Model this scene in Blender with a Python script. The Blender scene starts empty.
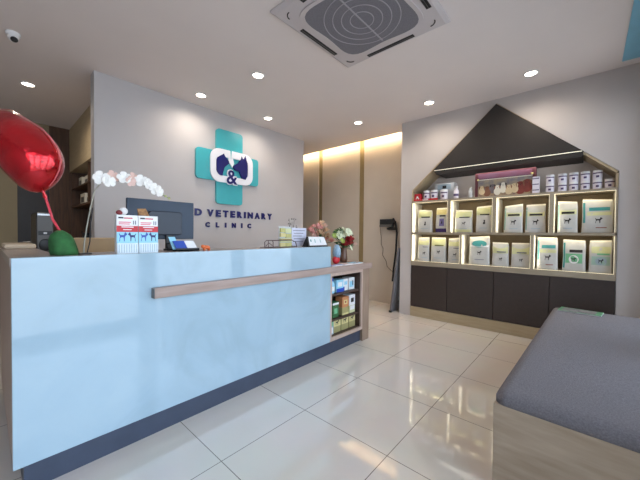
import bpy, bmesh, math, random
from mathutils import Vector, Matrix
random.seed(7)
PI=math.pi
S=bpy.context.scene
COL=S.collection
# ------------------------------------------------------------------ helpers
def lin(c):
    c=c/255.0
    return c/12.92 if c<=0.04045 else ((c+0.055)/1.055)**2.4
def rgb(t): return (lin(t[0]),lin(t[1]),lin(t[2]),1.0)
MATS={}
def mat(name,c,rough=0.5,metal=0.0,var=0.06,scale=12.0,bump=0.0,emit=0.0,ecol=None,coat=0.0,spec=0.5,stretch=None,c2=None,bscale=None,trans=0.0):
    if name in MATS: return MATS[name]
    m=bpy.data.materials.new(name); m.use_nodes=True
    nt=m.node_tree; b=nt.nodes['Principled BSDF']
    tc=nt.nodes.new('ShaderNodeTexCoord'); mp=nt.nodes.new('ShaderNodeMapping')
    nt.links.new(tc.outputs['Object'],mp.inputs['Vector'])
    if stretch: mp.inputs['Scale'].default_value=stretch
    nz=nt.nodes.new('ShaderNodeTexNoise'); nz.inputs['Scale'].default_value=scale; nz.inputs['Detail'].default_value=5
    nt.links.new(mp.outputs['Vector'],nz.inputs['Vector'])
    cr=nt.nodes.new('ShaderNodeValToRGB'); A=rgb(c)
    B=rgb(c2) if c2 else tuple(min(1,v*(1+var)) for v in A[:3])+(1,)
    A0=A if c2 else tuple(v*(1-var) for v in A[:3])+(1,)
    cr.color_ramp.elements[0].position=.32; cr.color_ramp.elements[1].position=.68
    cr.color_ramp.elements[0].color=A0; cr.color_ramp.elements[1].color=B
    nt.links.new(nz.outputs['Fac'],cr.inputs['Fac']); nt.links.new(cr.outputs['Color'],b.inputs['Base Color'])
    b.inputs['Roughness'].default_value=rough; b.inputs['Metallic'].default_value=metal
    b.inputs['Specular IOR Level'].default_value=spec
    b.inputs['Coat Weight'].default_value=coat; b.inputs['Coat Roughness'].default_value=0.06
    b.inputs['Transmission Weight'].default_value=trans
    if bump:
        n2=nt.nodes.new('ShaderNodeTexNoise'); n2.inputs['Scale'].default_value=bscale or scale*4
        nt.links.new(mp.outputs['Vector'],n2.inputs['Vector'])
        bp=nt.nodes.new('ShaderNodeBump'); bp.inputs['Strength'].default_value=bump; bp.inputs['Distance'].default_value=.01
        nt.links.new(n2.outputs['Fac'],bp.inputs['Height']); nt.links.new(bp.outputs['Normal'],b.inputs['Normal'])
    if emit:
        b.inputs['Emission Color'].default_value=rgb(ecol or c); b.inputs['Emission Strength'].default_value=emit
    MATS[name]=m; return m

class MB:
    """collects faces; build() links ONE mesh object"""
    def __init__(s): s.v=[]; s.f=[]
    def add(s,vs,fs):
        n=len(s.v); s.v+= [tuple(map(float,v)) for v in vs]; s.f+=[tuple(i+n for i in f) for f in fs]; return s
    def box(s,x0,x1,y0,y1,z0,z1):
        x0,x1=min(x0,x1),max(x0,x1); y0,y1=min(y0,y1),max(y0,y1); z0,z1=min(z0,z1),max(z0,z1)
        return s.add([(x0,y0,z0),(x1,y0,z0),(x1,y1,z0),(x0,y1,z0),(x0,y0,z1),(x1,y0,z1),(x1,y1,z1),(x0,y1,z1)],
            [(3,2,1,0),(4,5,6,7),(0,1,5,4),(1,2,6,5),(2,3,7,6),(3,0,4,7)])
    def prism(s,pts,axis,a,b):
        """pts 2-D polygon, extruded along axis from a to b"""
        def P(p,t):
            if axis=='x': return (t,p[0],p[1])
            if axis=='y': return (p[0],t,p[1])
            return (p[0],p[1],t)
        n=len(pts); vs=[P(p,a) for p in pts]+[P(p,b) for p in pts]
        return s.add(vs,[tuple(range(n-1,-1,-1)),tuple(range(n,2*n))]+[(i,(i+1)%n,n+(i+1)%n,n+i) for i in range(n)])
    def ringprism(s,po,pi,axis,a,b):
        def P(p,t):
            if axis=='x': return (t,p[0],p[1])
            if axis=='y': return (p[0],t,p[1])
            return (p[0],p[1],t)
        n=len(po); vs=[P(p,a) for p in po]+[P(p,a) for p in pi]+[P(p,b) for p in po]+[P(p,b) for p in pi]; fs=[]
        for i in range(n):
            j=(i+1)%n
            fs+=[(i,j,n+j,n+i),(2*n+i,3*n+i,3*n+j,2*n+j),(i,2*n+i,2*n+j,j),(n+i,n+j,3*n+j,3*n+i)]
        return s.add(vs,fs)
    def rings(s,rs,cap=True):
        n=len(rs[0]); vs=[p for r in rs for p in r]; fs=[]
        for k in range(len(rs)-1):
            for i in range(n):
                j=(i+1)%n; fs.append((k*n+i,k*n+j,(k+1)*n+j,(k+1)*n+i))
        if cap: fs+=[tuple(range(n-1,-1,-1)),tuple(range((len(rs)-1)*n,len(rs)*n))]
        return s.add(vs,fs)
    def lathe(s,prof,c=(0,0,0),n=20):
        return s.rings([[(c[0]+r*math.cos(2*PI*i/n),c[1]+r*math.sin(2*PI*i/n),c[2]+z) for i in range(n)] for r,z in prof])
    def tube(s,pts,r,n=8):
        pts=[Vector(p) for p in pts]; rs=[]; 
        up=Vector((0,0,1))
        for k,p in enumerate(pts):
            d=(pts[min(k+1,len(pts)-1)]-pts[max(k-1,0)]).normalized()
            if abs(d.dot(up))>.95: up=Vector((1,0,0)) if abs(d.x)<.9 else Vector((0,1,0))
            a=d.cross(up).normalized(); b=d.cross(a).normalized(); up=b.cross(d) if False else up
            rr=r[k] if isinstance(r,(list,tuple)) else r
            rs.append([tuple(p+a*rr*math.cos(2*PI*i/n)+b*rr*math.sin(2*PI*i/n)) for i in range(n)])
        return s.rings(rs)
    def ell(s,c,r,nu=14,nv=9,fn=None,M=None):
        rs=[]
        for k in range(1,nv):
            t=PI*k/nv-PI/2; ring=[]
            for i in range(nu):
                a=2*PI*i/nu; p=Vector((math.cos(t)*math.cos(a),math.cos(t)*math.sin(a),math.sin(t)))
                if fn: p=fn(p)
                p=Vector((p.x*r[0],p.y*r[1],p.z*r[2]))
                if M: p=M@p
                ring.append(tuple(p+Vector(c)))
            rs.append(ring)
        return s.rings(rs)
    def build(s,name,m,parent=None,smooth=False,bevel=0.0,local=False,seg=2,sub=0):
        me=bpy.data.meshes.new(name)
        off=Vector((0,0,0))
        if parent is not None and not local: off=wloc(parent)
        base=off
        me.from_pydata([tuple(Vector(v)-base) for v in s.v],[],s.f); me.update()
        bm=bmesh.new(); bm.from_mesh(me); bmesh.ops.recalc_face_normals(bm,faces=bm.faces); bm.to_mesh(me); bm.free()
        me.materials.append(m)
        if smooth: 
            for p in me.polygons: p.use_smooth=True
        o=bpy.data.objects.new(name,me); COL.objects.link(o)
        if parent is not None: o.parent=parent
        if bevel:
            md=o.modifiers.new('bevel','BEVEL'); md.width=bevel; md.segments=seg; md.limit_method='ANGLE'; md.angle_limit=math.radians(40)
        if sub:
            md=o.modifiers.new('sub','SUBSURF'); md.levels=sub; md.render_levels=sub
        return o
def wloc(o):
    v=Vector((0,0,0))
    while o is not None: v+=o.location; o=o.parent
    return v
def tag(o,label,cat,group=None):
    o['label']=label; o['category']=cat
    if group: o['group']=group
    return o
def thing(name,label,cat,loc=(0,0,0),rz=0.0,group=None):
    o=bpy.data.objects.new(name,None); COL.objects.link(o); o.empty_display_size=.05
    o.location=loc; o.rotation_euler=(0,0,rz); return tag(o,label,cat,group)
def struct(o): o['kind']='structure'; return o
def rrect(x0,x1,y0,y1,r,n=5):
    out=[]
    for cx,cy,a in ((x1-r,y1-r,0),(x0+r,y1-r,PI/2),(x0+r,y0+r,PI),(x1-r,y0+r,1.5*PI)):
        for k in range(n+1):
            t=a+PI/2*k/n; out.append((cx+r*math.cos(t),cy+r*math.sin(t)))
    return out
def textmesh(txt,size=1.0,depth=.01,bold=0.0,space=1.0):
    cu=bpy.data.curves.new('txt','FONT'); cu.body=txt; cu.size=size; cu.extrude=depth/2; cu.offset=bold; cu.space_character=space
    cu.resolution_u=3
    o=bpy.data.objects.new('txt',cu); COL.objects.link(o)
    bpy.context.view_layer.update()
    dg=bpy.context.evaluated_depsgraph_get()
    me=bpy.data.meshes.new_from_object(o.evaluated_get(dg))
    vs=[tuple(v.co) for v in me.vertices]; fs=[tuple(p.vertices) for p in me.polygons]
    bpy.data.objects.remove(o); bpy.data.curves.remove(cu); bpy.data.meshes.remove(me)
    return vs,fs
def text_on(mb,txt,x0,x1,z0,z1,y,depth,bold=0.0,space=1.0):
    """upright text facing -Y, fitted to a box"""
    vs,fs=textmesh(txt,1,1,bold,space)
    ax=min(v[0] for v in vs); bx=max(v[0] for v in vs); ay=min(v[1] for v in vs); by=max(v[1] for v in vs)
    mb.add([(x0+(v[0]-ax)/(bx-ax)*(x1-x0), y-v[2]*depth, z0+(v[1]-ay)/(by-ay)*(z1-z0)) for v in vs],fs)
    return mb

# ------------------------------------------------------------------ materials
M_wall=mat('paint_wall',(190,186,187),.65,var=.02,scale=3,bump=.05,bscale=200)
M_wall_r=mat('paint_wall_right',(204,196,192),.65,var=.02,scale=3,bump=.05,bscale=200)
M_ceil=mat('paint_ceiling',(232,222,219),.8,var=.015,scale=2)
M_hall=mat('hall_panel',(204,192,178),.6,var=.03,scale=3)
M_groove=mat('hall_groove',(150,130,92),.6,var=.05)
M_tan=mat('tan_wall',(150,136,108),.7,var=.04,scale=4)
M_wood_d=mat('dark_walnut',(98,68,48),.5,c2=(72,50,36),scale=6,stretch=(6,6,.6))
M_wood=mat('taupe_oak',(170,148,138),.45,c2=(152,130,120),scale=5,stretch=(.8,8,8))
M_woodv=mat('taupe_oak_vertical',(172,150,138),.45,c2=(154,132,118),scale=5,stretch=(8,8,.8))
M_bench=mat('grey_oak',(186,166,144),.5,c2=(164,143,120),scale=4,stretch=(9,.9,7),bump=.1)
M_beige=mat('beige_laminate',(190,172,140),.5,c2=(180,160,128),scale=6,stretch=(6,.8,6))
M_kick=mat('navy_kick',(58,66,84),.35,var=.08)
M_dark=mat('dark_brown_door',(62,52,48),.45,var=.08,scale=30)
M_hood=mat('charcoal_hood',(46,41,39),.6,var=.1,scale=60,stretch=(1,1,4))
M_fabric=mat('grey_fabric',(124,119,123),.9,var=.18,scale=160,bump=.5,bscale=300)
M_white=mat('white_plastic',(232,230,230),.35,var=.02)
M_offw=mat('cream_white',(226,220,204),.5,var=.02)
M_acw=mat('ac_white',(202,194,195),.45,var=.01)
M_acg=mat('ac_grille',(120,118,126),.6,var=.12,scale=140)
M_acr=mat('ac_ring',(168,164,172),.5,var=.02)
M_black=mat('black_plastic',(22,22,24),.4,var=.1)
M_slot=mat('dark_slot',(40,38,40),.7,var=.1)
M_screen=mat('monitor_back',(36,54,76),.45,var=.05)
M_grey=mat('grey_plastic',(96,94,92),.45,var=.05)
M_teal=mat('teal_acrylic',(64,172,182),.3,var=.02,coat=.3)
M_navy=mat('navy_acrylic',(16,18,98),.3,var=.03)
M_signw=mat('white_acrylic',(236,236,244),.3,var=.01)
M_red=mat('red_box',(196,36,48),.45,var=.04)
M_foil=mat('red_foil',(186,16,28),.2,metal=.7,var=.3,scale=9,bump=1.0,bscale=14,coat=.6)
M_stick=mat('red_stick',(206,40,60),.3)
M_green=mat('deep_green',(44,98,50),.85,var=.25,scale=30)
M_leaf=mat('leaf_green',(58,88,48),.5,var=.3,scale=30)
M_petal=mat('white_petal',(240,236,230),.5,var=.04)
M_blush=mat('blush_petal',(226,190,178),.5,var=.06)
M_pink=mat('pink_petal',(232,168,160),.5,var=.12)
M_peach=mat('peach_petal',(230,196,160),.5,var=.1)
M_crim=mat('crimson_petal',(150,24,36),.5,var=.2)
M_lpetal=mat('lime_cream_petal',(216,222,190),.5,var=.1)
M_bag=mat('bag_film',(196,194,190),.35,var=.05,scale=18,bump=.15,bscale=30)
M_bagy=mat('bag_yellow_green',(208,208,158),.35,var=.06)
M_bagp=mat('bag_purple',(62,44,104),.35)
M_bagt=mat('bag_teal',(70,148,148),.35)
M_bagg=mat('bag_green',(120,184,140),.35,var=.06)
M_bagk=mat('bag_ink',(40,36,38),.5)
M_bagb=mat('bag_bluegrey',(160,178,190),.4)
M_tub=mat('tub_white',(226,220,228),.35,var=.02)
M_tubband=mat('tub_purple_band',(88,70,110),.4)
M_clear=mat('smoky_clear',(196,198,200),.15,var=.03)
M_blue=mat('blue_print',(40,74,168),.4,var=.1)
M_lblue=mat('pale_blue_print',(150,206,228),.45,var=.05)
M_cyan=mat('aqua_print',(90,190,190),.4)
M_orange=mat('orange_figure',(222,112,60),.5,var=.1)
M_brown=mat('brown_pack',(178,132,84),.55,c2=(120,82,52),scale=60)
M_yel=mat('cream_yellow_box',(214,200,140),.5,var=.05)
M_olive=mat('olive_box',(164,154,104),.5,var=.05)
M_ored=mat('orange_box',(196,130,86),.5,var=.06)
M_gbox=mat('green_box',(70,120,70),.5,c2=(40,84,50),scale=60)
M_gold=mat('golden_card',(206,196,122),.5,c2=(178,172,110),scale=40)
M_steel=mat('steel_wire',(150,150,152),.25,metal=.9)
M_lens=mat('lamp_lens',(255,248,236),.4,emit=14,ecol=(255,240,220))
M_led=mat('led_strip',(255,240,200),.4,emit=.72,ecol=(255,240,206))
M_ledh=mat('led_strip_hood',(255,248,226),.4,emit=.5,ecol=(255,246,224))
M_cove=mat('cove_led',(255,214,140),.4,emit=4,ecol=(255,206,130))
M_tealc=mat('teal_ceiling_panel',(130,190,216),.5,var=.03)
M_alu=mat('window_frame_grey',(90,92,96),.4,metal=.4)
M_pave=mat('pavement',(170,168,164),.85,var=.1,scale=6)

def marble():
    m=bpy.data.materials.new('daylight_tinted_marble'); m.use_nodes=True; nt=m.node_tree; b=nt.nodes['Principled BSDF']
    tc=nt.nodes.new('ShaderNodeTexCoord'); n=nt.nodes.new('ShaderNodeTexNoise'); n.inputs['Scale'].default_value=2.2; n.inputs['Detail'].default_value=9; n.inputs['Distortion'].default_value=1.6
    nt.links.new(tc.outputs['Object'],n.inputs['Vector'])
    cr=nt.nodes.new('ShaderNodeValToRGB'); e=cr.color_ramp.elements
    e[0].position=.3; e[0].color=rgb((152,174,186)); e[1].position=.7; e[1].color=rgb((166,188,200))  # blue cast of the window daylight is put into the marble colour
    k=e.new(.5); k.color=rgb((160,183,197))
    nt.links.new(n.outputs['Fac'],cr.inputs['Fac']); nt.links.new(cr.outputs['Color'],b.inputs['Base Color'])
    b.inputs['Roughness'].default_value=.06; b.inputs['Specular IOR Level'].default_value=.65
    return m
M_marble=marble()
def tiles():
    m=bpy.data.materials.new('polished_floor_tile'); m.use_nodes=True; nt=m.node_tree; b=nt.nodes['Principled BSDF']
    tc=nt.nodes.new('ShaderNodeTexCoord'); mp=nt.nodes.new('ShaderNodeMapping'); mp.inputs['Location'].default_value=(6-.79,6-.757,0)
    nt.links.new(tc.outputs['Object'],mp.inputs['Vector'])
    br=nt.nodes.new('ShaderNodeTexBrick'); br.offset=0; br.squash=1
    br.inputs['Scale'].default_value=1; br.inputs['Brick Width'].default_value=.6; br.inputs['Row Height'].default_value=.6
    br.inputs['Mortar Size'].default_value=.0022; br.inputs['Mortar Smooth'].default_value=.1; br.inputs['Bias'].default_value=0
    br.inputs['Color1'].default_value=rgb((232,221,209)); br.inputs['Color2'].default_value=rgb((235,224,212)); br.inputs['Mortar'].default_value=rgb((128,114,106))
    nt.links.new(mp.outputs['Vector'],br.inputs['Vector'])
    n=nt.nodes.new('ShaderNodeTexNoise'); n.inputs['Scale'].default_value=3; n.inputs['Detail'].default_value=7
    nt.links.new(tc.outputs['Object'],n.inputs['Vector'])
    mx=nt.nodes.new('ShaderNodeMix'); mx.data_type='RGBA'; mx.blend_type='MULTIPLY'; mx.inputs[0].default_value=.12
    nt.links.new(br.outputs['Color'],mx.inputs[6]); nt.links.new(n.outputs['Color'],mx.inputs[7])
    nt.links.new(mx.outputs[2],b.inputs['Base Color'])
    b.inputs['Roughness'].default_value=.06; b.inputs['Specular IOR Level'].default_value=.8; b.inputs['Coat Weight'].default_value=.6; b.inputs['Coat Roughness'].default_value=.04
    return m
M_tile=tiles()
def glass():
    m=bpy.data.materials.new('window_glass'); m.use_nodes=True; nt=m.node_tree
    for n in list(nt.nodes):
        if n.type!='OUTPUT_MATERIAL': nt.nodes.remove(n)
    out=[n for n in nt.nodes if n.type=='OUTPUT_MATERIAL'][0]
    t=nt.nodes.new('ShaderNodeBsdfTransparent'); g=nt.nodes.new('ShaderNodeBsdfGlossy'); g.inputs['Roughness'].default_value=.02
    f=nt.nodes.new('ShaderNodeFresnel'); f.inputs['IOR'].default_value=1.25
    mx=nt.nodes.new('ShaderNodeMixShader'); nt.links.new(f.outputs[0],mx.inputs[0]); nt.links.new(t.outputs[0],mx.inputs[1]); nt.links.new(g.outputs[0],mx.inputs[2]); nt.links.new(mx.outputs[0],out.inputs[0])
    return m
M_glass=glass()

# ------------------------------------------------------------------ room
CZ=2.78; XL=-2.2; XH=4.55; YB=6.2; YF=-.5
struct(MB().box(XL-.1,XH+.1,YF-.1,YB+.1,-.12,0).build('floor',M_tile))
struct(MB().box(XL-.1,4.40,YF-.1,YB+.1,CZ,CZ+.1).build('ceiling',M_ceil))
struct(MB().box(4.40,XH+.12,2.05,YB+.1,2.98,3.06).box(4.40,4.42,2.05,YB+.1,CZ+.1,2.98).box(4.40,XH+.12,YF-.1,2.05,CZ,CZ+.1).build('trim_1',M_ceil))
# sign wall (partition)
struct(MB().box(.75,3.74,3.74,3.88,0,CZ).build('wall_back',M_wall))
# hall wall with two vertical grooves
hw=MB()
for a,b in ((2.07,3.0),(3.10,3.99),(4.09,YB)): hw.box(XH-.02,XH+.1,a,b,0,3.0)
struct(hw.build('wall_hall',M_hall))
struct(MB().box(XH-.006,XH+.05,3.0,3.10,0,2.98).build('trim_2',M_groove))
struct(MB().box(XH-.006,XH+.05,3.99,4.09,0,2.98).build('trim_3',M_groove))
struct(MB().box(XH-.034,XH-.02,2.07,YB,0,.075).build('baseboard_hall',M_hall))
struct(MB().box(4.424,4.436,2.1,6.1,2.80,2.815).build('trim_4',M_cove))
# right wall with house-shaped niche
W=4.08; NL=1.885; NR=-.215; EZ=1.79; AY=.84; AZ=2.735; XB=4.42
wr=MB()
wr.prism([(NL,0),(2.055,0),(2.055,CZ),(NL,CZ)],'x',W,XH-.03)
wr.prism([(YF,0),(NR,0),(NR,CZ),(YF,CZ)],'x',W,XH-.03)
wr.prism([(NL,EZ),(NL,CZ),(AY,CZ),(AY,AZ)],'x',W,XB)
wr.prism([(NR,EZ),(AY,AZ),(AY,CZ),(NR,CZ)],'x',W,XB)
struct(wr.build('wall_right',M_wall_r))
struct(MB().box(XB,XH-.03,NR,NL,0,CZ).build('trim_5',M_wall_r))
# left and back of the rooms
struct(MB().box(XL-.1,XL,YF-.1,YB+.1,0,CZ).build('wall_left',M_wall))
struct(MB().box(XL,.33,YB,YB+.1,0,CZ).box(.33,.68,YB,YB+.1,2.12,CZ).box(1.3,XH,YB,YB+.1,0,CZ).build('wall_rear',M_tan))
struct(MB().box(.68,1.3,YB,YB+.1,0,CZ).build('trim_6',M_wood_d))
struct(MB().box(1.42,1.5,3.88,YB,0,CZ).build('wall_store',M_tan))
d=struct(MB().box(.33,.68,YB+.02,YB+.09,0,2.12).build('door_1',mat('dark_door',(52,50,52),.5)))
MB().tube([(.38,YB+.02,1.0),(.38,YB-.03,1.0),(.46,YB-.03,1.0)],.008).build('door_handle',M_steel,d)
# shopfront behind the photographer
wf=MB(); xs=[(-2.1,-1.1),(-1.0,0.0),(.12,1.32),(1.44,2.64),(2.76,3.9)]
e=XL-.1
for a,b in xs+[(XH+.1,None)]:
    wf.box(e,a,YF-.1,YF,0,CZ); e=b
for a,b in xs: wf.box(a,b,YF-.1,YF,2.5,CZ); wf.box(a,b,YF-.1,YF,0,.06)
struct(wf.build('wall_front',M_wall))
for i,(a,b) in enumerate(xs):
    w=MB()
    for q in ((a,a+.04,.06,2.5),(b-.04,b,.06,2.5),(a+.04,b-.04,.06,.10),(a+.04,b-.04,2.46,2.5),(a+.04,b-.04,2.05,2.09)):
        w.box(q[0],q[1],YF-.08,YF-.03,q[2],q[3])
    o=struct(w.build('window_%d'%(i+1),M_alu))
    MB().box(a+.04,b-.04,YF-.058,YF-.052,.10,2.05).box(a+.04,b-.04,YF-.058,YF-.052,2.09,2.46).build('pane',M_glass,o)
struct(MB().box(-12,14,-14,YF-.1,-.2,-.1).build('ground',M_pave))
# teal panel on the ceiling by the shopfront
struct(MB().box(2.3,3.93,YF,-.205,CZ-.012,CZ).build('trim_7',M_tealc))

# ------------------------------------------------------------------ air conditioner
ac=thing('air_conditioner','large white square four-way air conditioner set in the ceiling','air conditioner',(1.885,1.285,CZ))
h=.482
AP=MB()
AP.rings([[(x*h,y*h,0) for x,y in ((-1,-1),(1,-1),(1,1),(-1,1))],[(x*h,y*h,-.012) for x,y in ((-1,-1),(1,-1),(1,1),(-1,1))],[(x*(h-.03),y*(h-.03),-.028) for x,y in ((-1,-1),(1,-1),(1,1),(-1,1))]])
AP.build('panel',M_acw,ac,local=True,bevel=.004)
def pillow(R,n=64,k=.10):
    out=[]
    for i in range(n):
        a=2*PI*i/n
        c,s=math.cos(a),math.sin(a); p=5.0
        rr=R/((abs(c)**p+abs(s)**p)**(1/p))
        rr*=1-k*(math.cos(4*a)+1)/2*.6
        out.append((rr*c,rr*s))
    return out
MB().ringprism(pillow(.375),pillow(.345),'z',-.036,-.028).build('grille_frame',M_acw,ac,local=True)
MB().prism(pillow(.345),'z',-.034,-.0285).build('grille',M_acg,ac,local=True); grl=bpy.data.objects['grille']
for r in (.09,.155,.22,.285):
    MB().ringprism([(r*math.cos(2*PI*i/48),r*math.sin(2*PI*i/48)) for i in range(48)],[((r-.006)*math.cos(2*PI*i/48),(r-.006)*math.sin(2*PI*i/48)) for i in range(48)],'z',-.037,-.0335).build('grille_ring',M_acr,grl,local=True)
MB().box(-.3,.3,-.005,.005,-.038,-.034).build('grille_bar',M_acr,grl,local=True)
for k in range(4):
    R=Matrix.Rotation(k*PI/2,4,'Z')
    o=MB().box(-.215,.215,.402,.438,-.031,-.0275); o.v=[tuple(R@Vector(v)) for v in o.v]; o.build('air_slot',M_slot,ac,local=True)
    o=MB().box(-.21,.21,.418,.421,-.034,-.029); o.v=[tuple(R@Vector(v)) for v in o.v]; o.build('louvre',M_grey,ac,local=True)
    c=.355; pts=[(c+.05*math.cos(t),c+.05*math.sin(t),-.0295) for t in [PI/4-.75+.25*i for i in range(7)]]
    o=MB().tube(pts,.004,6); o.v=[tuple(R@Vector(v)) for v in o.v]; o.build('corner_vent',M_slot,ac,local=True)

# ------------------------------------------------------------------ downlights
LW=[17,9,9,9,9,9,9]
spots=[(.339,4.648,'round downlight in the ceiling above the red balloon, over the back office'),(1.888,2.559,'round downlight left of the air conditioner corner, nearest the counter front'),
(1.719,3.436,'round downlight close above the left side of the teal cross'),(2.676,3.389,'round downlight above the right end of the sign wall'),
(3.632,2.522,'round downlight in front of the glowing hall wall'),(3.648,1.484,'round downlight left of the dark roof peak'),(3.647,.454,'round downlight right of the dark roof peak, nearest the bench')]
for i,(x,y,lab) in enumerate(spots):
    t=thing('downlight',lab,'ceiling light',(x,y,CZ),group='recessed downlights')
    n=28
    MB().rings([[(r*math.cos(2*PI*k/n),r*math.sin(2*PI*k/n),z) for k in range(n)] for r,z in ((.066,0),(.066,-.006),(.054,-.010),(.050,-.004),(.050,-.001))],cap=False).build('trim_ring',M_white,t,local=True,smooth=True)
    MB().lathe([(.0495,-.001),(.0495,-.005),(.03,-.009)],n=20).build('lens',M_lens,t,local=True)
    L=bpy.data.lights.new('downlight_lamp','SPOT'); L.energy=LW[i]*2.2; L.color=(1,.88,.74); L.spot_size=math.radians(165); L.spot_blend=1; L.shadow_soft_size=.035
    o=bpy.data.objects.new('downlight_lamp',L); COL.objects.link(o); o.parent=t; o.location=(0,0,-.03)
cc=thing('security_camera','small white dome camera with a dark lens on the ceiling','security camera',(.173,3.557,CZ))
MB().lathe([(.046,0),(.046,-.018),(.038,-.032)],n=24).build('mount',M_white,cc,local=True,smooth=True,bevel=.002)
MB().ell((0,-.01,-.045),(.036,.036,.032)).build('housing',M_white,cc,local=True,smooth=True)
MB().ell((.005,-.038,-.066),(.024,.02,.022)).build('lens',M_black,cc,local=True,smooth=True)

# ------------------------------------------------------------------ wall sign
Y0=3.74
sg=thing('wall_sign','teal cross with white ring, navy cat and dog heads on the wall','sign',(2.27,Y0,1.5))
a=rrect(2.07,2.475,1.55,2.555,.045); 
MB().prism(a,'y',Y0-.035,Y0-.0).build('cross_upright',M_teal,sg)
MB().prism(rrect(1.79,2.10,1.855,2.25,.045),'y',Y0-.0345,Y0-.0).build('cross_arm',M_teal,sg)
MB().prism(rrect(2.44,2.75,1.855,2.25,.045),'y',Y0-.0345,Y0).build('cross_arm',M_teal,sg)
ro=rrect(1.975,2.635,1.84,2.285,.13,8); ri=rrect(2.055,2.553,1.93,2.185,.075,8)
MB().ringprism(ro,ri,'y',Y0-.058,Y0-.0355).prism([(2.235,2.19),(2.305,2.19),(2.325,2.12),(2.30,2.06),(2.27,2.10),(2.245,2.13)],'y',Y0-.056,Y0-.0355).build('monogram_ring',M_signw,sg,bevel=.003)
MB().prism([(2.262,2.30),(2.285,2.30),(2.273,2.16)],'y',Y0-.0595,Y0-.0355).build('notch',M_teal,sg)
cat=[(2.065,2.157),(2.106,2.187),(2.142,2.21),(2.162,2.226),(2.177,2.195),(2.202,2.173),(2.238,2.134),(2.238,2.103),(2.205,2.072),(2.173,2.044),(2.163,2.008),(2.148,1.961),(2.143,1.927),(2.107,1.928),(2.075,1.949),(2.06,1.991),(2.058,2.079)]
dog=[(2.316,2.091),(2.361,2.122),(2.396,2.145),(2.428,2.193),(2.444,2.244),(2.458,2.209),(2.48,2.213),(2.5,2.259),(2.517,2.21),(2.54,2.155),(2.54,2.071),(2.532,1.973),(2.507,1.922),(2.457,1.927),(2.424,1.981),(2.407,2.025),(2.375,2.025),(2.337,2.032),(2.316,2.057)]
MB().prism(cat,'y',Y0-.066,Y0-.0355).build('cat_head',M_navy,sg)
MB().prism(dog,'y',Y0-.066,Y0-.0355).build('dog_head',M_navy,sg)
text_on(MB(),'&',2.19,2.375,1.815,2.03,Y0-.063,.012,.075).build('ampersand_outline',M_signw,sg)
text_on(MB(),'&',2.20,2.365,1.827,2.018,Y0-.071,.012,.01).build('ampersand',M_navy,sg)
tl=thing('wall_lettering','navy raised letters spelling VETERINARY CLINIC below the teal cross','lettering',(2.2,Y0,1.2))
def word(txt,x0,x1,z0,z1,wfac):
    widths={'I':.35,'N':1.05,'V':1.05,'A':1.05,'C':1.0,'D':1.05,'&':1.1,'Y':1.0,'T':.92,'E':.85,'L':.8,'R':.95}
    tot=sum(widths[c] for c in txt); gap=((x1-x0)-tot*wfac)/(len(txt)-1) if len(txt)>1 else 0; x=x0
    for c in txt:
        w=widths[c]*wfac
        text_on(MB(),c,x,x+w,z0,z1,Y0-.008,.014,.055).build('letter',M_navy,tl); x+=w+gap
word('VETERINARY',1.955,3.035,1.373,1.466,.086)
word('C&D',1.52,1.882,1.375,1.467,.09)
word('CLINIC',1.932,2.642,1.230,1.299,.06)

# ------------------------------------------------------------------ reception counter
ct=thing('reception_counter','long glossy white marble reception counter tinted daylight blue, with wood end shelving','reception counter',(1.4,2.0,0))
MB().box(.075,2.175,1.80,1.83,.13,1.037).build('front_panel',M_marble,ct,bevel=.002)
MB().box(.11,2.72,1.83,1.86,0,.13).box(.11,.14,1.86,3.1,0,.13).build('kick_plate',M_kick,ct)
MB().box(.072,2.175,1.83,2.12,1.0,1.035).box(.072,.24,2.12,3.15,1.0,1.035).build('ledge_top',mat('counter_top',(168,150,142),.3,var=.03,coat=.2),ct)
MB().box(.075,.10,1.83,3.15,.13,1.0).build('side_panel',M_woodv,ct)
MB().box(.21,2.175,2.09,2.12,0,1.0).box(.21,.24,2.12,3.15,0,1.0).build('inner_panel',M_beige,ct)
MB().box(.62,2.845,1.765,1.80,.787,.845).box(2.175,2.845,1.80,2.40,.787,.845).build('wood_ledge',M_wood,ct,bevel=.002)
MB().box(.6165,.62,1.757,1.798,.79,.842).build('ledge_end_cap',M_grey,ct)
fr=MB(); fr.box(2.175,2.197,1.80,1.82,.13,.787).box(2.695,2.72,1.80,1.82,.13,.787).box(2.197,2.695,1.80,1.82,.752,.787).box(2.197,2.695,1.80,1.82,.13,.163)
fr.build('shelf_frame',mat('pale_oak',(196,172,158),.45,c2=(184,158,144),scale=5,stretch=(8,8,.8)),ct)
MB().box(2.72,2.845,1.80,2.40,0,.787).build('end_panel',mat('end_panel_wood',(158,134,116),.45,c2=(142,118,100),scale=5,stretch=(8,8,.8)),ct,bevel=.002)
M_in=mat('shelf_interior',(74,54,44),.6,var=.1)
MB().box(2.175,2.20,1.82,2.2,.13,.787).box(2.695,2.72,1.82,2.2,.13,.787).box(2.20,2.695,2.18,2.2,.13,.787).box(2.20,2.695,1.82,2.18,.13,.163).box(2.20,2.695,1.82,2.18,.77,.787).build('shelf_back',M_in,ct)
MB().box(2.20,2.695,1.835,2.18,.548,.565).build('shelf_board',M_in,ct)
MB().box(2.20,2.695,1.835,2.18,.300,.317).build('shelf_board',M_in,ct)
# inner desk behind
dk=thing('work_desk','beige work desk behind the reception counter','desk',(1.4,2.6,0))
MB().box(.50,2.6,2.42,2.95,.72,.75).build('desktop',M_beige,dk)
for x in (.52,2.56): MB().box(x,x+.03,2.44,2.93,0,.72).build('side_panel',M_beige,dk)
MB().box(.55,2.56,2.9,2.92,.3,.72).build('back_board',M_beige,dk)

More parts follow.
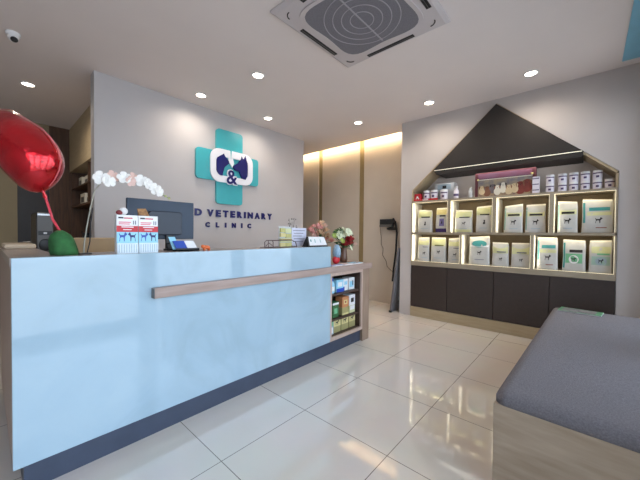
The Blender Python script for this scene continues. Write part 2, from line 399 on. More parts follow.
def flatbox(name,label,cat,x0,x1,y0,y1,z0,z1,m,parts=(),group=None,bevel=.0015,bodyname='box_body'):
    """product box facing -Y; parts = (name,mat,u0,u1,v0,v1) printed panels on the front"""
    t=thing(name,label,cat,((x0+x1)/2,(y0+y1)/2,z0),group=group)
    bd_=MB().box(x0,x1,y0,y1,z0,z1).build(bodyname,m,t,bevel=bevel)
    W_,H_=x1-x0,z1-z0
    for i,(pn,pm,u0,u1,v0,v1) in enumerate(parts):
        e_=.0008+.0005*i
        MB().box(x0+u0*W_,x0+u1*W_,y0-e_,y0+.0005,z0+v0*H_,z0+v1*H_).build(pn,pm,bd_)
    return t
DOGS=[(-.5,-.5),(-.42,-.5),(-.38,-.1),(-.2,.0),(.05,-.02),(.1,-.5),(.2,-.5),(.22,-.05),(.3,.15),(.5,.28),(.52,.4),(.36,.5),(.3,.62),(.2,.5),(.12,.25),(-.35,.25),(-.5,.45),(-.55,.4),(-.42,.1)]
CATS=[(-.3,-.6),(.25,-.6),(.3,-.2),(.2,.1),(.3,.3),(.28,.62),(.15,.5),(.02,.5),(-.1,.62),(-.14,.3),(-.05,.1),(-.28,-.2)]
# white twin dispenser boxes
for k,(x0,x1,lab) in enumerate(((.472,.574,'white, red and blue product box left of its twin, at the counter front'),(.577,.678,'white, red and blue product box right of its twin, before the monitor'))):
    t=flatbox('product_box',lab,'box',x0,x1,1.875,1.912,1.0355,1.245,M_white,(('red_band',M_red,-.0,1.0,.56,.72),('blue_panel',M_lblue,.0,1,.27,.56),('red_line',mat('pink_print',(220,120,130),.5),.1,.66,.80,.825),('red_line',MATS['pink_print'],.1,.6,.755,.78),('count_mark',mat('grey_print',(120,120,132),.5),.76,.80,.76,.86),('count_mark',MATS['grey_print'],.86,.9,.76,.86)))
    z0=1.0355
    for cx,fl in ((.3,1),(.72,-1)):
        MB().prism([(x0+(cx+fl*p[0]*.36)*.1,z0+.089+p[1]*.046) for p in DOGS],'y',1.8735,1.8755).build('dog_print',M_blue if fl>0 else M_navy,t)
    MB().box(x0+.022,x0+.080,1.8733,1.8755,z0+.142,z0+.147).box(x0+.03,x0+.07,1.8733,1.8755,z0+.128,z0+.132).build('red_band_print',M_white,t)
    MB().box(x0+.008,x0+.032,1.8733,1.8755,z0+.190,z0+.198).build('title_print',M_bagk,t)
    MB().box(x0+.034,x0+.075,1.8733,1.8755,z0+.190,z0+.196).build('title_print_red',M_red,t)
    # ribbed tray in front
    mb=MB().box(x0+.001,x1-.001,1.866,1.8735,z0,z0+.055)
    mb.build('front_tray',mat('tray_white',(216,228,236),.4),t)
    mb=MB()
    for q in range(8): mb.box(x0+.008+q*.0118,x0+.011+q*.0118,1.8645,1.8662,z0+.006,z0+.05)
    mb.build('tray_ribs',M_bagb,t)
fg=thing('ball_figurine','small round red and white figurine on top of the white box','figurine',(.50,1.893,1.246))
MB().ell((.508,1.893,1.266),(.022,.022,.021)).build('white_head',M_white,fg,smooth=True)
MB().ell((.489,1.888,1.258),(.017,.017,.013)).build('red_body',mat('maroon_figure',(130,50,54),.5),fg,smooth=True)
tp=MB().rings([[(.585,1.88,1.246),(.635,1.88,1.246),(.635,1.908,1.246),(.585,1.908,1.246)],[(.575,1.892,1.284),(.619,1.892,1.288),(.619,1.896,1.288),(.575,1.896,1.284)]])
tag(tp.build('snack_packet',M_brown),'small brown patterned packet leaning on top of the right white box','packet')
# monitor
mo=thing('computer_monitor','dark blue-grey flat computer monitor seen from behind on the counter','monitor',(.92,2.25,.75))
def mon(x0,x1,y,z0,z1): pass
MB().box(.620,1.063,2.235,2.262,1.105,1.378).build('back_shell',M_screen,mo,bevel=.004)
MB().box(.623,1.060,2.262,2.266,1.108,1.375).build('display_panel',M_black,mo)
MB().prism(rrect(.74,.965,1.135,1.30,.02),'y',2.205,2.235).build('rear_housing',mat('monitor_housing',(36,46,62),.4),mo,bevel=.006)
MB().box(.855,.905,2.212,2.234,.765,1.14).build('stand_neck',M_black,mo,bevel=.003)
MB().box(.74,1.02,2.14,2.31,.75,.765).build('stand_foot',M_black,mo,bevel=.004)
# the desk under it: small monitor shelf
tag(MB().box(.6,1.3,2.13,2.42,.72,.75).build('monitor_shelf',M_beige),'beige shelf under the dark monitor behind the counter','shelf')
cl=MB().tube([(.80,2.03,1.04),(.79,2.03,1.075),(.815,2.03,1.09)],.008)
cl.tube([(.845,2.03,1.04),(.85,2.03,1.08),(.83,2.03,1.10)],.009)
cl.box(.775,.875,2.01,2.05,1.0355,1.048)
tag(cl.build('desk_clip',M_black),'small black clip stand on the counter below the monitor','stand')
bh=thing('brochure_holder','black stand holding blue and white leaflets right of the monitor','brochure holder',(.87,1.93,1.0355))
MB().box(.795,.945,1.905,1.955,1.0355,1.045).box(.795,.945,1.905,1.909,1.0355,1.054).build('base_tray',M_black,bh)
def leaf(x0,x1,sh,m,name,par,y=1.915,z1=1.10):
    MB().add([(x0,y,1.045),(x1,y,1.045),(x1-sh,y+.02,z1),(x0-sh,y+.02,z1),(x0,y+.004,1.045),(x1,y+.004,1.045),(x1-sh,y+.024,z1),(x0-sh,y+.024,z1)],[(0,1,2,3),(7,6,5,4),(0,4,5,1),(1,5,6,2),(2,6,7,3),(3,7,4,0)]).build(name,m,par)
leaf(.805,.875,.02,M_blue,'blue_leaflet',bh); leaf(.877,.94,.022,M_white,'white_leaflet',bh)
leaf(.79,.83,.02,M_lblue,'pale_leaflet',bh,1.94,1.125)
fo=thing('orange_figurine','tiny orange animal figurine alone on the counter edge','figurine',(.99,1.9,1.0355))
MB().ell((.99,1.9,1.057),(.026,.014,.013)).build('body',M_orange,fo,smooth=True)
MB().ell((.966,1.9,1.062),(.013,.012,.012)).build('head',M_orange,fo,smooth=True)
for x,y in ((.975,1.893),(.975,1.907),(1.008,1.893),(1.008,1.907)): MB().box(x-.004,x+.004,y-.004,y+.004,1.0355,1.05).build('leg',M_orange,fo)
# wire rack
wr_=thing('wire_rack','low brown wire rack on the counter below the sign lettering','rack',(1.68,1.95,1.0355))
pts=[(1.50,1.93,1.037),(1.50,1.93,1.085),(1.515,1.93,1.097),(1.57,1.93,1.097),(1.585,1.93,1.085),(1.585,1.93,1.037)]
MW=mat('rack_wire',(92,72,74),.4,metal=.4)
MB().tube(pts,.0035,6).build('end_loop',MW,wr_)
MB().tube([(1.585,1.93,1.095),(1.80,1.93,1.095),(1.84,1.93,1.08),(1.855,1.93,1.037)],.0035,6).tube([(1.50,1.93,1.039),(1.855,1.93,1.039)],.003,6).tube([(1.50,1.99,1.039),(1.855,1.99,1.039)],.003,6).tube([(1.585,1.99,1.039),(1.585,1.99,1.095),(1.82,1.99,1.095),(1.855,1.99,1.04)],.0035,6).build('side_rail',MW,wr_)
MB().tube([(1.51,1.93,1.05),(1.54,1.93,1.078),(1.575,1.93,1.055)],.003,6).build('scroll',MW,wr_)
# acrylic holder with golden cards
_n0=len(bpy.data.objects)
ah=thing('card_holder','clear stand of golden leaflets on the counter beside a white card','leaflet stand',(1.73,1.96,1.0355))
MB().box(1.66,1.80,1.975,1.98,1.0355,1.215).box(1.66,1.80,1.945,1.98,1.0355,1.041).build('clear_back',M_clear,ah)
flb=[(1.667,1.715,1.165,1.20),(1.72,1.79,1.16,1.198),(1.665,1.725,1.125,1.158),(1.73,1.795,1.118,1.152),(1.665,1.795,1.08,1.113),(1.665,1.725,1.042,1.075),(1.73,1.795,1.042,1.075)]
for i,q in enumerate(flb):
    MB().box(q[0],q[1],1.958+.002*(i%2),1.974,q[2],q[3]).build('leaflet',(M_gold,M_bagy,M_yel)[i%3],ah)
MB().box(1.665,1.795,1.953,1.957,1.10,1.107).build('card_text',mat('brown_print',(150,118,66),.5),ah)
wc=thing('notice_card','white printed notice card on the counter behind the desk calendar','card',(1.91,1.985,1.0355))
MB().box(1.822,2.01,1.99,1.996,1.045,1.207).build('card',mat('pale_lilac_card',(206,206,222),.5),wc)
MB().box(1.85,1.98,1.97,2.02,1.0355,1.045).build('foot',M_clear,wc)
for k in range(5): MB().box(1.84+.01*(k%2),1.99-.02*(k%3),1.9885,1.9905,1.18-.025*k,1.186-.025*k).build('text_line',MATS['grey_print'],wc)
cal=thing('desk_calendar','small black tent desk calendar with white page at the counter end','calendar',(2.03,1.9,1.0355))
MB().prism([(1.855,1.0355),(1.955,1.0355),(1.905,1.128)],'x',0,1)
bs=MB().add([(1.885,1.85,1.0355),(2.155,1.85,1.0355),(2.155,1.93,1.0355),(1.885,1.93,1.0355),(1.90,1.885,1.128),(2.14,1.885,1.128),(2.14,1.89,1.128),(1.90,1.89,1.128)],[(3,2,1,0),(4,5,6,7),(0,1,5,4),(1,2,6,5),(2,3,7,6),(3,0,4,7)])
bs.build('tent_base',M_black,cal)
def onp(u,v,d=.0015):  # point on calendar front
    x=1.885+.27*u+(.015*(1-2*u))*v; return (x,1.85+.035*v-d,1.0355+.0925*v+d*.3)
MB().add([onp(.07,.14),onp(.97,.14),onp(.97,.98),onp(.07,.98)],[(0,1,2,3)]).build('page',M_white,cal)
MB().add([onp(.14,.5,.002),onp(.2,.5,.002),onp(.2,.72,.002),onp(.14,.72,.002)],[(0,1,2,3)]).add([onp(.37,.4,.002),onp(.4,.4,.002),onp(.4,.75,.002),onp(.37,.75,.002)],[(0,1,2,3)]).add([onp(.66,.4,.002),onp(.69,.4,.002),onp(.69,.75,.002),onp(.66,.75,.002)],[(0,1,2,3)]).build('page_print',M_bagt,cal)

# ------------------------------------------------------------------ flowers
def blossom(mb,c,r,n=5,dirv=(0,-1,.3),curl=.35):
    d=Vector(dirv).normalized(); a=d.cross(Vector((0,0,1))).normalized(); b=a.cross(d)
    c=Vector(c)
    for k in range(n):
        t=2*PI*k/n+random.random()*.3; u=a*math.cos(t)+b*math.sin(t); w=d.cross(u)
        th=d*r*.05
        P=[c+d*.002]+[c+u*r*f+w*r*g+d*r*curl*h_ for f,g,h_ in ((.35,.30,.7),(.70,.46,1.0),(.95,.28,.8),(1.02,0,.6),(.95,-.28,.8),(.70,-.46,1.0),(.35,-.30,.7))]
        m_=len(P)
        mb.add(P+[p-th for p in P],[tuple(range(m_)),tuple(range(2*m_-1,m_-1,-1))]+[(i,m_+i,m_+(i+1)%m_,(i+1)%m_) for i in range(m_)])
    return mb
def rose(mb,c,r):
    c=Vector(c)
    for L,(rr,n,tz) in enumerate(((1,6,.25),(.72,5,.5),(.42,4,.8))):
        for k in range(n):
            t=2*PI*k/n+L*.5; u=Vector((math.cos(t),math.sin(t)*.9,0)); w=Vector((-u.y,u.x,0))
            p=[c+u*r*.15*rr-Vector((0,0,r*.4)),c+u*r*rr*.8+w*r*rr*.5+Vector((0,0,r*tz*.3)),c+u*r*rr+Vector((0,0,r*tz)),c+u*r*rr*.8-w*r*rr*.5+Vector((0,0,r*tz*.3))]
            q=[x-u*r*.06 for x in p]
            mb.add(p+q,[(0,1,2,3),(7,6,5,4),(0,4,5,1),(1,5,6,2),(2,6,7,3),(3,7,4,0)])
    return mb
# green wrapped pot with balloon stick
gp=thing('wrapped_pot','deep green wrapped pot holding the red balloon stick on the counter','pot',(.268,1.95,1.0355))
n=18; rs=[]
for r,z in ((.054,0),(.055,.02),(.052,.05),(.047,.08),(.038,.10),(.022,.115),(.008,.123)):
    rs.append([(.272-(.020*z/.12)+r*(1+.10*math.sin(5*2*PI*i/n))*math.cos(2*PI*i/n),1.95+r*(1+.07*math.sin(5*2*PI*i/n))*math.sin(2*PI*i/n),1.0355+z) for i in range(n)])
MB().rings(rs).build('wrapping',M_green,gp,smooth=True)
# heart shaped foil balloon
bl=thing('foil_balloon','shiny red foil balloon on a stick above the left counter end','balloon',(.250,1.95,1.14))
right=Vector((.666,-.746,0)); fwd=Vector((.746,.666,0)); up=Vector((0,0,1))
ax=(right*(-.5)+up*.87).normalized()        # long axis, up-left
sd=(right*.87+up*.5).normalized()
nu=40; rs=[]
knot=Vector((.19,1.95,1.345))
prof=[(-.004,.010,0),(.004,.03,.004),(.02,.065,.012),(.05,.098,.026),(.09,.122,.038),(.15,.138,.036),(.22,.142,.028),(.28,.134,.02),(.34,.112,.008),(.40,.085,0),(.44,.058,0),(.465,.02,0)]
prof=[(t*.93,r*.93,c_*.85) for t,r,c_ in prof]
for t,r,c_ in prof:
    rs.append([tuple(knot+ax*t+sd*c_+sd*r*math.cos(2*PI*i/nu)*(1+.02*math.sin(7*2*PI*i/nu+t*30))+fwd*r*.8*math.sin(2*PI*i/nu)) for i in range(nu)])
MB().rings(rs).build('foil_body',M_foil,bl,smooth=True,sub=1)
rs=[]
for t,r,c0 in prof[1:]:
    rs.append([tuple(knot+ax*t+sd*c0+sd*(r+.006)*c_+fwd*s_*.003) for c_,s_ in ((1,-1),(1,1),(.97,1),(.97,-1))])
MB().rings(rs).build('seam',mat('pink_foil_seam',(226,120,126),.2,metal=.3),bl)
MB().tube([knot+ax*.01,knot-ax*.012,Vector((.199,1.95,1.315))],[.012,.006,.009],8).build('neck',M_foil,bl)
MB().tube([(.197,1.95,1.325),(.225,1.95,1.21),(.250,1.95,1.157)],.0055,8).build('stick',M_stick,bl)
# orchid spray
orc=thing('orchid_spray','arching spray of white and blush orchids left of the monitor','flower',(.345,1.95,1.0355))
MB().lathe([(.03,0),(.03,.004),(.008,.008)],(.35,1.95,1.0355)).build('foot',M_black,orc)
MB().tube([(.345,1.95,1.04),(.348,1.95,1.10),(.362,1.95,1.2),(.378,1.95,1.30),(.392,1.95,1.37),(.42,1.95,1.415),(.47,1.95,1.432),(.55,1.95,1.440),(.62,1.95,1.43),(.69,1.95,1.40),(.775,1.95,1.362)],[.0035]*6+[.0028]*5,7).build('stem',mat('pale_stem',(150,146,132),.5),orc)
MB().tube([(.36,1.955,1.04),(.372,1.955,1.10),(.376,1.955,1.2),(.385,1.955,1.28)],.0028,6).build('stake',M_black,orc)
for c,r,m,dv in (((.418,1.935,1.438),.038,M_petal,(-.5,-1,.1)),((.45,1.93,1.425),.034,M_petal,(.2,-1,.1)),((.475,1.955,1.458),.034,M_blush,(.3,-1,.4)),((.525,1.94,1.455),.036,M_petal,(-.2,-1,.3)),((.555,1.935,1.44),.03,M_blush,(.3,-1,-.1)),((.575,1.955,1.462),.034,M_blush,(.4,-.9,.3)),((.61,1.94,1.450),.036,M_petal,(-.3,-1,.2)),((.645,1.935,1.437),.032,M_petal,(.4,-1,0)),((.685,1.94,1.412),.036,M_petal,(-.1,-1,.1)),((.705,1.935,1.398),.03,M_petal,(.4,-1,-.1))):
    blossom(MB(),c,r,5,dv,.25).build('flower',m,orc)
for c in ((.73,1.95,1.386),(.75,1.95,1.376),(.77,1.95,1.365)): MB().ell(c,(.009,.008,.008),8,6).build('bud',mat('bud_green',(176,182,120),.5),orc,smooth=True)
# pink flowers
pf=thing('pink_bouquet','bouquet of pink and peach flowers behind the desk calendar','flowers',(2.36,2.08,.8455))
MB().lathe([(.035,0),(.045,.05),(.04,.12),(.05,.17)],(2.36,2.08,.8455)).build('vase',M_clear,pf,smooth=True)
pp=[(2.26,1.20,.045,0),(2.31,1.235,.05,0),(2.36,1.22,.045,0),(2.29,1.17,.045,0),(2.35,1.28,.035,1),(2.40,1.25,.04,1),(2.44,1.20,.04,1),(2.47,1.25,.035,2),(2.41,1.16,.045,1),(2.46,1.13,.035,1),(2.50,1.10,.045,0),(2.56,1.08,.04,0),(2.32,1.12,.04,0),(2.52,1.15,.03,1),(2.47,1.06,.035,1),(2.36,1.16,.04,1),(2.42,1.10,.04,0),(2.30,1.09,.035,1),(2.38,1.05,.04,0),(2.27,1.14,.035,2),(2.33,1.18,.035,1),(2.38,1.19,.03,2),(2.44,1.15,.04,1),(2.50,1.19,.03,2),(2.54,1.12,.03,1),(2.25,1.24,.03,0),(2.41,1.29,.025,1),(2.36,1.11,.03,2)]
for x,z,r,k in pp:
    y=2.08+random.uniform(-.04,.04)
    MB().tube([(2.36,2.08,1.0),((x+2.36)/2,y,(z+1.0)/2+.02),(x,y,z-.02)],.0025,5).build('stem',M_leaf,pf)
    rose(MB(),(x,y,z),r*1.12).build('flower',(M_pink,M_peach,M_blush)[k],pf)
for o_ in (ah,wc,cal): o_.location.x+=.025 if o_ is not cal else .035
tw=MB()
for a_,b_ in ((1.96,1.30),(2.0,1.27),(2.03,1.31),(2.06,1.24)):
    tw.tube([(2.0,2.15,1.0),((a_+2.0)/2,2.15,1.15),(a_,2.15,b_)],.002,5)
for k in range(14): tw.ell((1.95+random.random()*.12,2.15,1.2+random.random()*.11),(.006,.005,.008),6,5)
tg=thing('twig_arrangement','sprig of thin grey twigs rising behind the white notice card','twigs',(2.0,2.15,.8455))
tw.build('twigs',mat('grey_twig',(130,126,122),.6),tg)
tag_v=MB().lathe([(.02,0),(.028,.05),(.018,.12),(.02,.17)],(2.0,2.15,.8455)).build('vase',M_clear,tg,smooth=True)
tag(MB().box(1.92,2.08,2.123,2.40,.80,.8455).build('wall_shelf',M_wood),'small oak shelf behind the counter under the twig vase','shelf')
# red white bouquet in vase
pf.location.y+=.17; pf.location.x+=.15; pf.location.z+=.0
vb=thing('rose_bouquet','bouquet of crimson roses and cream lilies in a brown vase','flowers',(2.60,2.02,.8455))
MB().lathe([(.038,0),(.044,.03),(.04,.09),(.036,.14),(.042,.16)],(2.60,2.02,.8455)).build('vase',mat('brown_vase',(96,66,50),.4),vb,smooth=True)
ff=[(2.62,1.10,.05,'c'),(2.67,1.06,.045,'c'),(2.58,1.05,.045,'c'),(2.70,1.09,.04,'c'),(2.64,1.03,.04,'c'),(2.52,1.13,.04,'l'),(2.57,1.16,.05,'l'),(2.63,1.17,.045,'l'),(2.68,1.15,.04,'l'),(2.73,1.12,.03,'l'),(2.74,1.04,.025,'b'),(2.66,1.00,.03,'l'),(2.49,1.17,.035,'g'),(2.46,1.14,.035,'g'),(2.62,1.20,.03,'l'),(2.54,1.08,.035,'g')]
for x,z,r,k in ff:
    y=2.02+random.uniform(-.05,.04)
    MB().tube([(2.60,2.02,.99),((x+2.6)/2,y,(z+.99)/2),(x,y,z-.015)],.0025,5).build('stem',M_leaf,vb)
    if k=='l': blossom(MB(),(x,y,z),r*1.2,6,(random.uniform(-.5,.5),-1,.5),.4).build('flower',M_lpetal,vb)
    elif k=='g': blossom(MB(),(x,y,z),r,5,(random.uniform(-.8,.2),-1,.5),.3).build('flower',mat('lime_leaf',(150,168,80),.5,var=.2),vb)
    else: rose(MB(),(x,y-.02,z),r*1.3).build('flower',M_crim if k=='c' else M_blush,vb)
lv=MB()
for k in range(46):
    a_=random.uniform(0,2*PI); r_=random.uniform(.04,.15); z_=random.uniform(.98,1.22)
    c=Vector((2.60+r_*math.cos(a_),2.03+r_*.45*math.sin(a_),z_)); d_=Vector((math.cos(a_),.4*math.sin(a_),random.uniform(-.3,.8))).normalized()*.04; w_=d_.cross(Vector((0,1,0))).normalized()*.010
    lv.add([c-d_,c+w_,c+d_,c-w_,c-d_+Vector((0,.001,0)),c+w_+Vector((0,.001,0)),c+d_+Vector((0,.001,0)),c-w_+Vector((0,.001,0))],[(0,1,2,3),(7,6,5,4),(0,4,5,1),(1,5,6,2),(2,6,7,3),(3,7,4,0)])
o=lv.build('leaves',M_leaf,vb); o['kind']='stuff'
vb.location.x+=.075; vb.location.y+=.01
bt=thing('gift_doll','small blue wrapped gift with a red base beside the flowers','gift',(2.40,1.94,.8455))
MB().ell((2.415,1.93,.89),(.045,.035,.044)).build('red_base',M_red,bt,smooth=True)
MB().lathe([(.036,0),(.045,.04),(.038,.09),(.02,.13)],(2.425,1.93,.915)).build('blue_wrap',mat('blue_wrap',(140,168,190),.4,var=.2,scale=40),bt,smooth=True)
for i,(x0,x1,y0,y1,m,lab) in enumerate(((2.20,2.36,1.80,1.87,M_blue,'blue flyer lying at the marble end of the low wood ledge'),(2.38,2.52,1.79,1.88,M_white,'white magazine lying on the wood ledge before the vase'),(2.54,2.70,1.79,1.90,M_lblue,'pale magazine lying nearest the right end of the ledge'))):
    t=thing('magazine',lab,'magazine',((x0+x1)/2,(y0+y1)/2,.8455),group='reading matter on the low ledge')
    MB().box(x0,x1,y0,y1,.8455,.8525).build('pages',M_white,t); MB().box(x0,x1,y0,y1,.8525,.854).build('cover',m,t)
    MB().box(x0+.02,x1-.05,y0+.015,y0+.04,.854,.8545).build('cover_print',M_crim if i else M_white,t)

# items on the end shelving
sh1=.5655; sh2=.3175; sh3=.1635
def bottle(name,lab,x,y,z,r,hh,m,mc,g=None):
    t=thing(name,lab,'bottle',(x,y,z),group=g)
    MB().lathe([(r*.9,0),(r,.006),(r,hh*.62),(r*.5,hh*.76),(r*.4,hh*.8)],(x,y,z),16).build('bottle_body',m,t,smooth=True)
    MB().lathe([(r*.46,0),(r*.46,hh*.2)],(x,y,z+hh*.8),12).build('cap',mc,t)
    MB().lathe([(r*1.02,0),(r*1.02,hh*.3)],(x,y,z+hh*.15),16).build('label_wrap',M_white,t)
    return t
bottle('care_bottle','teal bottle with white label, leftmost on the upper shelf of the counter end',2.235,1.875,sh1,.028,.16,M_cyan,M_blue)
bottle('care_bottle','blue capped bottle second from left on the upper shelf of the counter end',2.292,1.89,sh1,.026,.15,M_lblue,M_blue)
bottle('care_bottle','small white bottle behind the two front bottles, upper counter shelf',2.262,1.95,sh1,.026,.185,M_white,M_blue)
P_em=lambda v0,v1:('dog_print',M_bagk,.3,.7,v0,v1)
flatbox('care_box','pale blue box with dark blue foot on the upper counter shelf','box',2.335,2.435,1.87,1.96,sh1,sh1+.125,M_lblue,(('blue_band',M_blue,0,1,0,.3),('label_print',M_white,.2,.8,.45,.8)))
flatbox('care_box','white box beside the pale blue one on the upper counter shelf','box',2.44,2.52,1.885,1.97,sh1,sh1+.12,M_white,(('blue_band',M_blue,0,.35,0,.35),('label_print',M_lblue,.3,.85,.5,.8)))
flatbox('care_box','white and aqua box rightmost on the upper counter shelf','box',2.53,2.62,1.88,1.97,sh1,sh1+.125,M_white,(('blue_band',M_lblue,.1,.8,.2,.7),('label_print',M_bagk,.6,.75,.35,.75)))
for i,(x0,x1) in enumerate(((2.215,2.275),(2.285,2.37))):
    flatbox('treat_box',('dark green treat box leftmost on the middle counter shelf','dark green treat box with white top, second on the middle counter shelf')[i],'box',x0,x1,1.87,1.94,sh2,sh2+.155,M_gbox,(('white_top',M_white,0,1,.82,.95),('label_print',M_bagg,.25,.75,.25,.6)))
flatbox('treat_box','orange treat box standing in the middle counter shelf','box',2.42,2.52,1.87,1.96,sh2+.078,sh2+.185,M_ored,(('label_print',M_yel,.25,.75,.3,.7),('label_mark',M_crim,.4,.6,.4,.6)))
flatbox('treat_box','brown and yellow treat box under the orange one, middle counter shelf','box',2.42,2.52,1.87,1.96,sh2,sh2+.077,M_olive,(('yellow_foot',M_yel,0,1,0,.25),))
flatbox('treat_box','white treat box with a black mark on top of a pale one, middle shelf','box',2.53,2.62,1.87,1.96,sh2+.078,sh2+.19,M_white,(('dog_print',M_bagk,.25,.75,.3,.7),))
flatbox('treat_box','pale yellow-green box under the white one, middle counter shelf','box',2.53,2.62,1.87,1.96,sh2,sh2+.077,M_bagy,(('label_print',M_white,.1,.9,.4,.95),))
flatbox('food_box','pale grey food box leftmost on the bottom counter shelf','box',2.212,2.29,1.86,1.94,sh3,sh3+.14,M_bagb,(('label_print',M_white,.15,.85,.1,.5),('green_print',M_bagg,.5,.9,.6,.95)))
for i,(x0,x1) in enumerate(((2.30,2.40),(2.41,2.515),(2.525,2.625))):
    t=flatbox('food_box','cream topped olive food box, %s of three alike on the bottom counter shelf'%('leftmost','middle one','rightmost')[i],'box',x0,x1,1.87,1.96,sh3,sh3+.135,M_olive,(('cream_top',M_yel,0,1,.46,1),),group='cream and olive food boxes')
    MB().prism([((x0+x1)/2+p[0]*.045,sh3+.098+p[1]*.04) for p in DOGS],'y',1.8675,1.8692).build('dog_print',M_bagk,t)

for o_ in list(bpy.data.objects):
    if o_.parent is None and o_.type=='EMPTY' and o_.name.split('.')[0] in ('care_bottle','care_box','treat_box','food_box'):
        o_.location.x=2.2+(o_.location.x-2.2)*1.14; o_.scale.x=1.12
# ------------------------------------------------------------------ display unit
du=thing('display_unit','beige display unit with lit cubbies and dark brown doors in the house-shaped niche','display cabinet',(W,.84,0))
G=.003
MB().box(W-.01,XB-G,NR+G,NL-G,0,.135).build('plinth',M_beige,du)
cf=MB(); X0,X1=W-.012,XB-G
cf.box(X0,X1,NR+G,NL-G,.725,.787)           # deck above doors
cf.box(X0+.0,X1,NR+G,NL-G,1.165,1.192)      # mid shelf
cf.box(X0,X1,NR+G,NL-G,1.607,1.632)         # top shelf
MB().box(X1-.02,X1,NR+G,NL-G,.788,1.606).build('back_panel',mat('cubby_back',(128,110,84),.55,var=.05),du)
cf.box(X0,X1,1.87,NL-G,.787,1.607); cf.box(X0,X1,NR+G,-.197,.787,1.607)
row1=[(1.87,1.385),(1.345,.86),(.82,.315),(.275,-.197)]
row2=[(1.87,1.225),(1.20,.475),(.445,-.197)]
for z0,z1,rw in ((1.192,1.607,row1),(.787,1.165,row2)):
    for k in range(len(rw)-1): cf.box(X0,X1-.02,rw[k+1][0],rw[k][1],z0,z1)
cf.build('carcass',mat('beige_carcass',(166,152,132),.5,c2=(156,142,120),scale=6,stretch=(6,.8,6)),du)
MB().box(W+.02,X1,NR+G,NL-G,.135,.725).build('cabinet_box',M_dark,du)
dy=[NL-G,1.378,.835,.30,NR+G]
for k in range(4):
    MB().box(W-.006,W+.0195,dy[k+1]+.003,dy[k]-.003,.140,.722).build('door',M_dark,du,bevel=.0015)
M_cub=mat('cubby_lining',(232,226,210),.5,var=.02)
for z0,z1,rw in ((1.192,1.607,row1),(.787,1.165,row2)):
    for (ya,yb) in rw:
        # slim LED edging round the opening + pale side lining
        e_=.0045; x_=X0-.002
        (MB().box(x_,x_+.006,yb,ya,z1-e_,z1) if z0>1 else MB().box(x_,x_+.006,yb,ya,z0,z0+e_)).box(x_,x_+.006,ya-e_,ya,z0+e_,z1-e_).box(x_,x_+.006,yb,yb+e_*.6,z0+e_,z1-e_).build('led_strip',M_led,du)
        MB().box(X0+.006,X1-.021,ya-.003,ya-.0005,z0+.0005,z1-.0005).build('side_lining',M_cub,du)
        MB().box(X0+.006,X1-.021,yb+.0005,yb+.003,z0+.0005,z1-.0005).build('side_lining',M_cub,du)
        L=bpy.data.lights.new('cubby_lamp','AREA'); L.shape='RECTANGLE'; L.size=abs(ya-yb)*.9; L.size_y=.012; L.energy=.55; L.color=(1,.88,.62)
        o=bpy.data.objects.new('cubby_lamp',L); COL.objects.link(o); o.parent=du
        o.location=Vector((X0+.03,(ya+yb)/2,z1-.008))-du.location
        o.rotation_euler=(0,math.radians(-25),0) ; o.rotation_euler=(Matrix.Rotation(math.radians(-30),3,'Y')@Matrix.Rotation(PI/2,3,'Z')).to_euler()
        L=bpy.data.lights.new('cubby_lamp','AREA'); L.shape='RECTANGLE'; L.size=.012; L.size_y=abs(z1-z0)*.9; L.energy=.30; L.color=(1,.93,.78)
        o=bpy.data.objects.new('cubby_lamp',L); COL.objects.link(o); o.parent=du
        o.location=Vector((X0+.05,ya-.05,(z0+z1)/2))-du.location
        # faces +Y (towards the side lining)
        o.rotation_euler=(math.radians(90),0,0)
# hood
hd=thing('gable_hood','dark charcoal triangular hood with a lit lower edge inside the gable niche','hood',(W,AY,2.0))
MB().prism([(1.575,2.028),(.045,2.018),(AY,2.715)],'x',W-.03,XB-G).build('triangle_panel',M_hood,hd)
MB().box(W-.034,W-.028,.06,1.56,2.019,2.026).build('led_line',M_ledh,hd)
MB().prism([(1.53,1.968),(.05,1.965),(.05,2.0175),(1.565,2.0175)],'x',W-.03,XB-G).build('lower_board',M_hood,hd)
L=bpy.data.lights.new('hood_lamp','AREA'); L.shape='RECTANGLE'; L.size=.06; L.size_y=1.3; L.energy=1.8; L.color=(1,.93,.84)
o=bpy.data.objects.new('hood_lamp',L); COL.objects.link(o); o.parent=hd; o.location=Vector((W+.06,.8,1.960))-hd.location; o.rotation_euler=(0,math.radians(-25),0)
# inner beige gable edging
MB()
st=MB(); 
def edge(pa,pb,t=.018):
    a_=Vector((pa[0],pa[1])); b_=Vector((pb[0],pb[1])); d_=(b_-a_).normalized(); n_=Vector((-d_.y,d_.x))
    if n_.y>0: n_=-n_
    st.prism([tuple(a_),tuple(b_),tuple(b_+n_*t),tuple(a_+n_*t)],'x',W-.004,XB-G)
edge((NL-.004,EZ-.002),(AY,AZ-.004),.012); edge((NR+.004,EZ-.002),(AY,AZ-.004),.02)
st.box(W-.004,XB-G,NR+G,NR+.02,1.633,EZ-.02)
st.box(W-.004,XB-G,NL-.012,NL-G,1.633,EZ-.012)
struct(st.build('trim_8',M_beige))

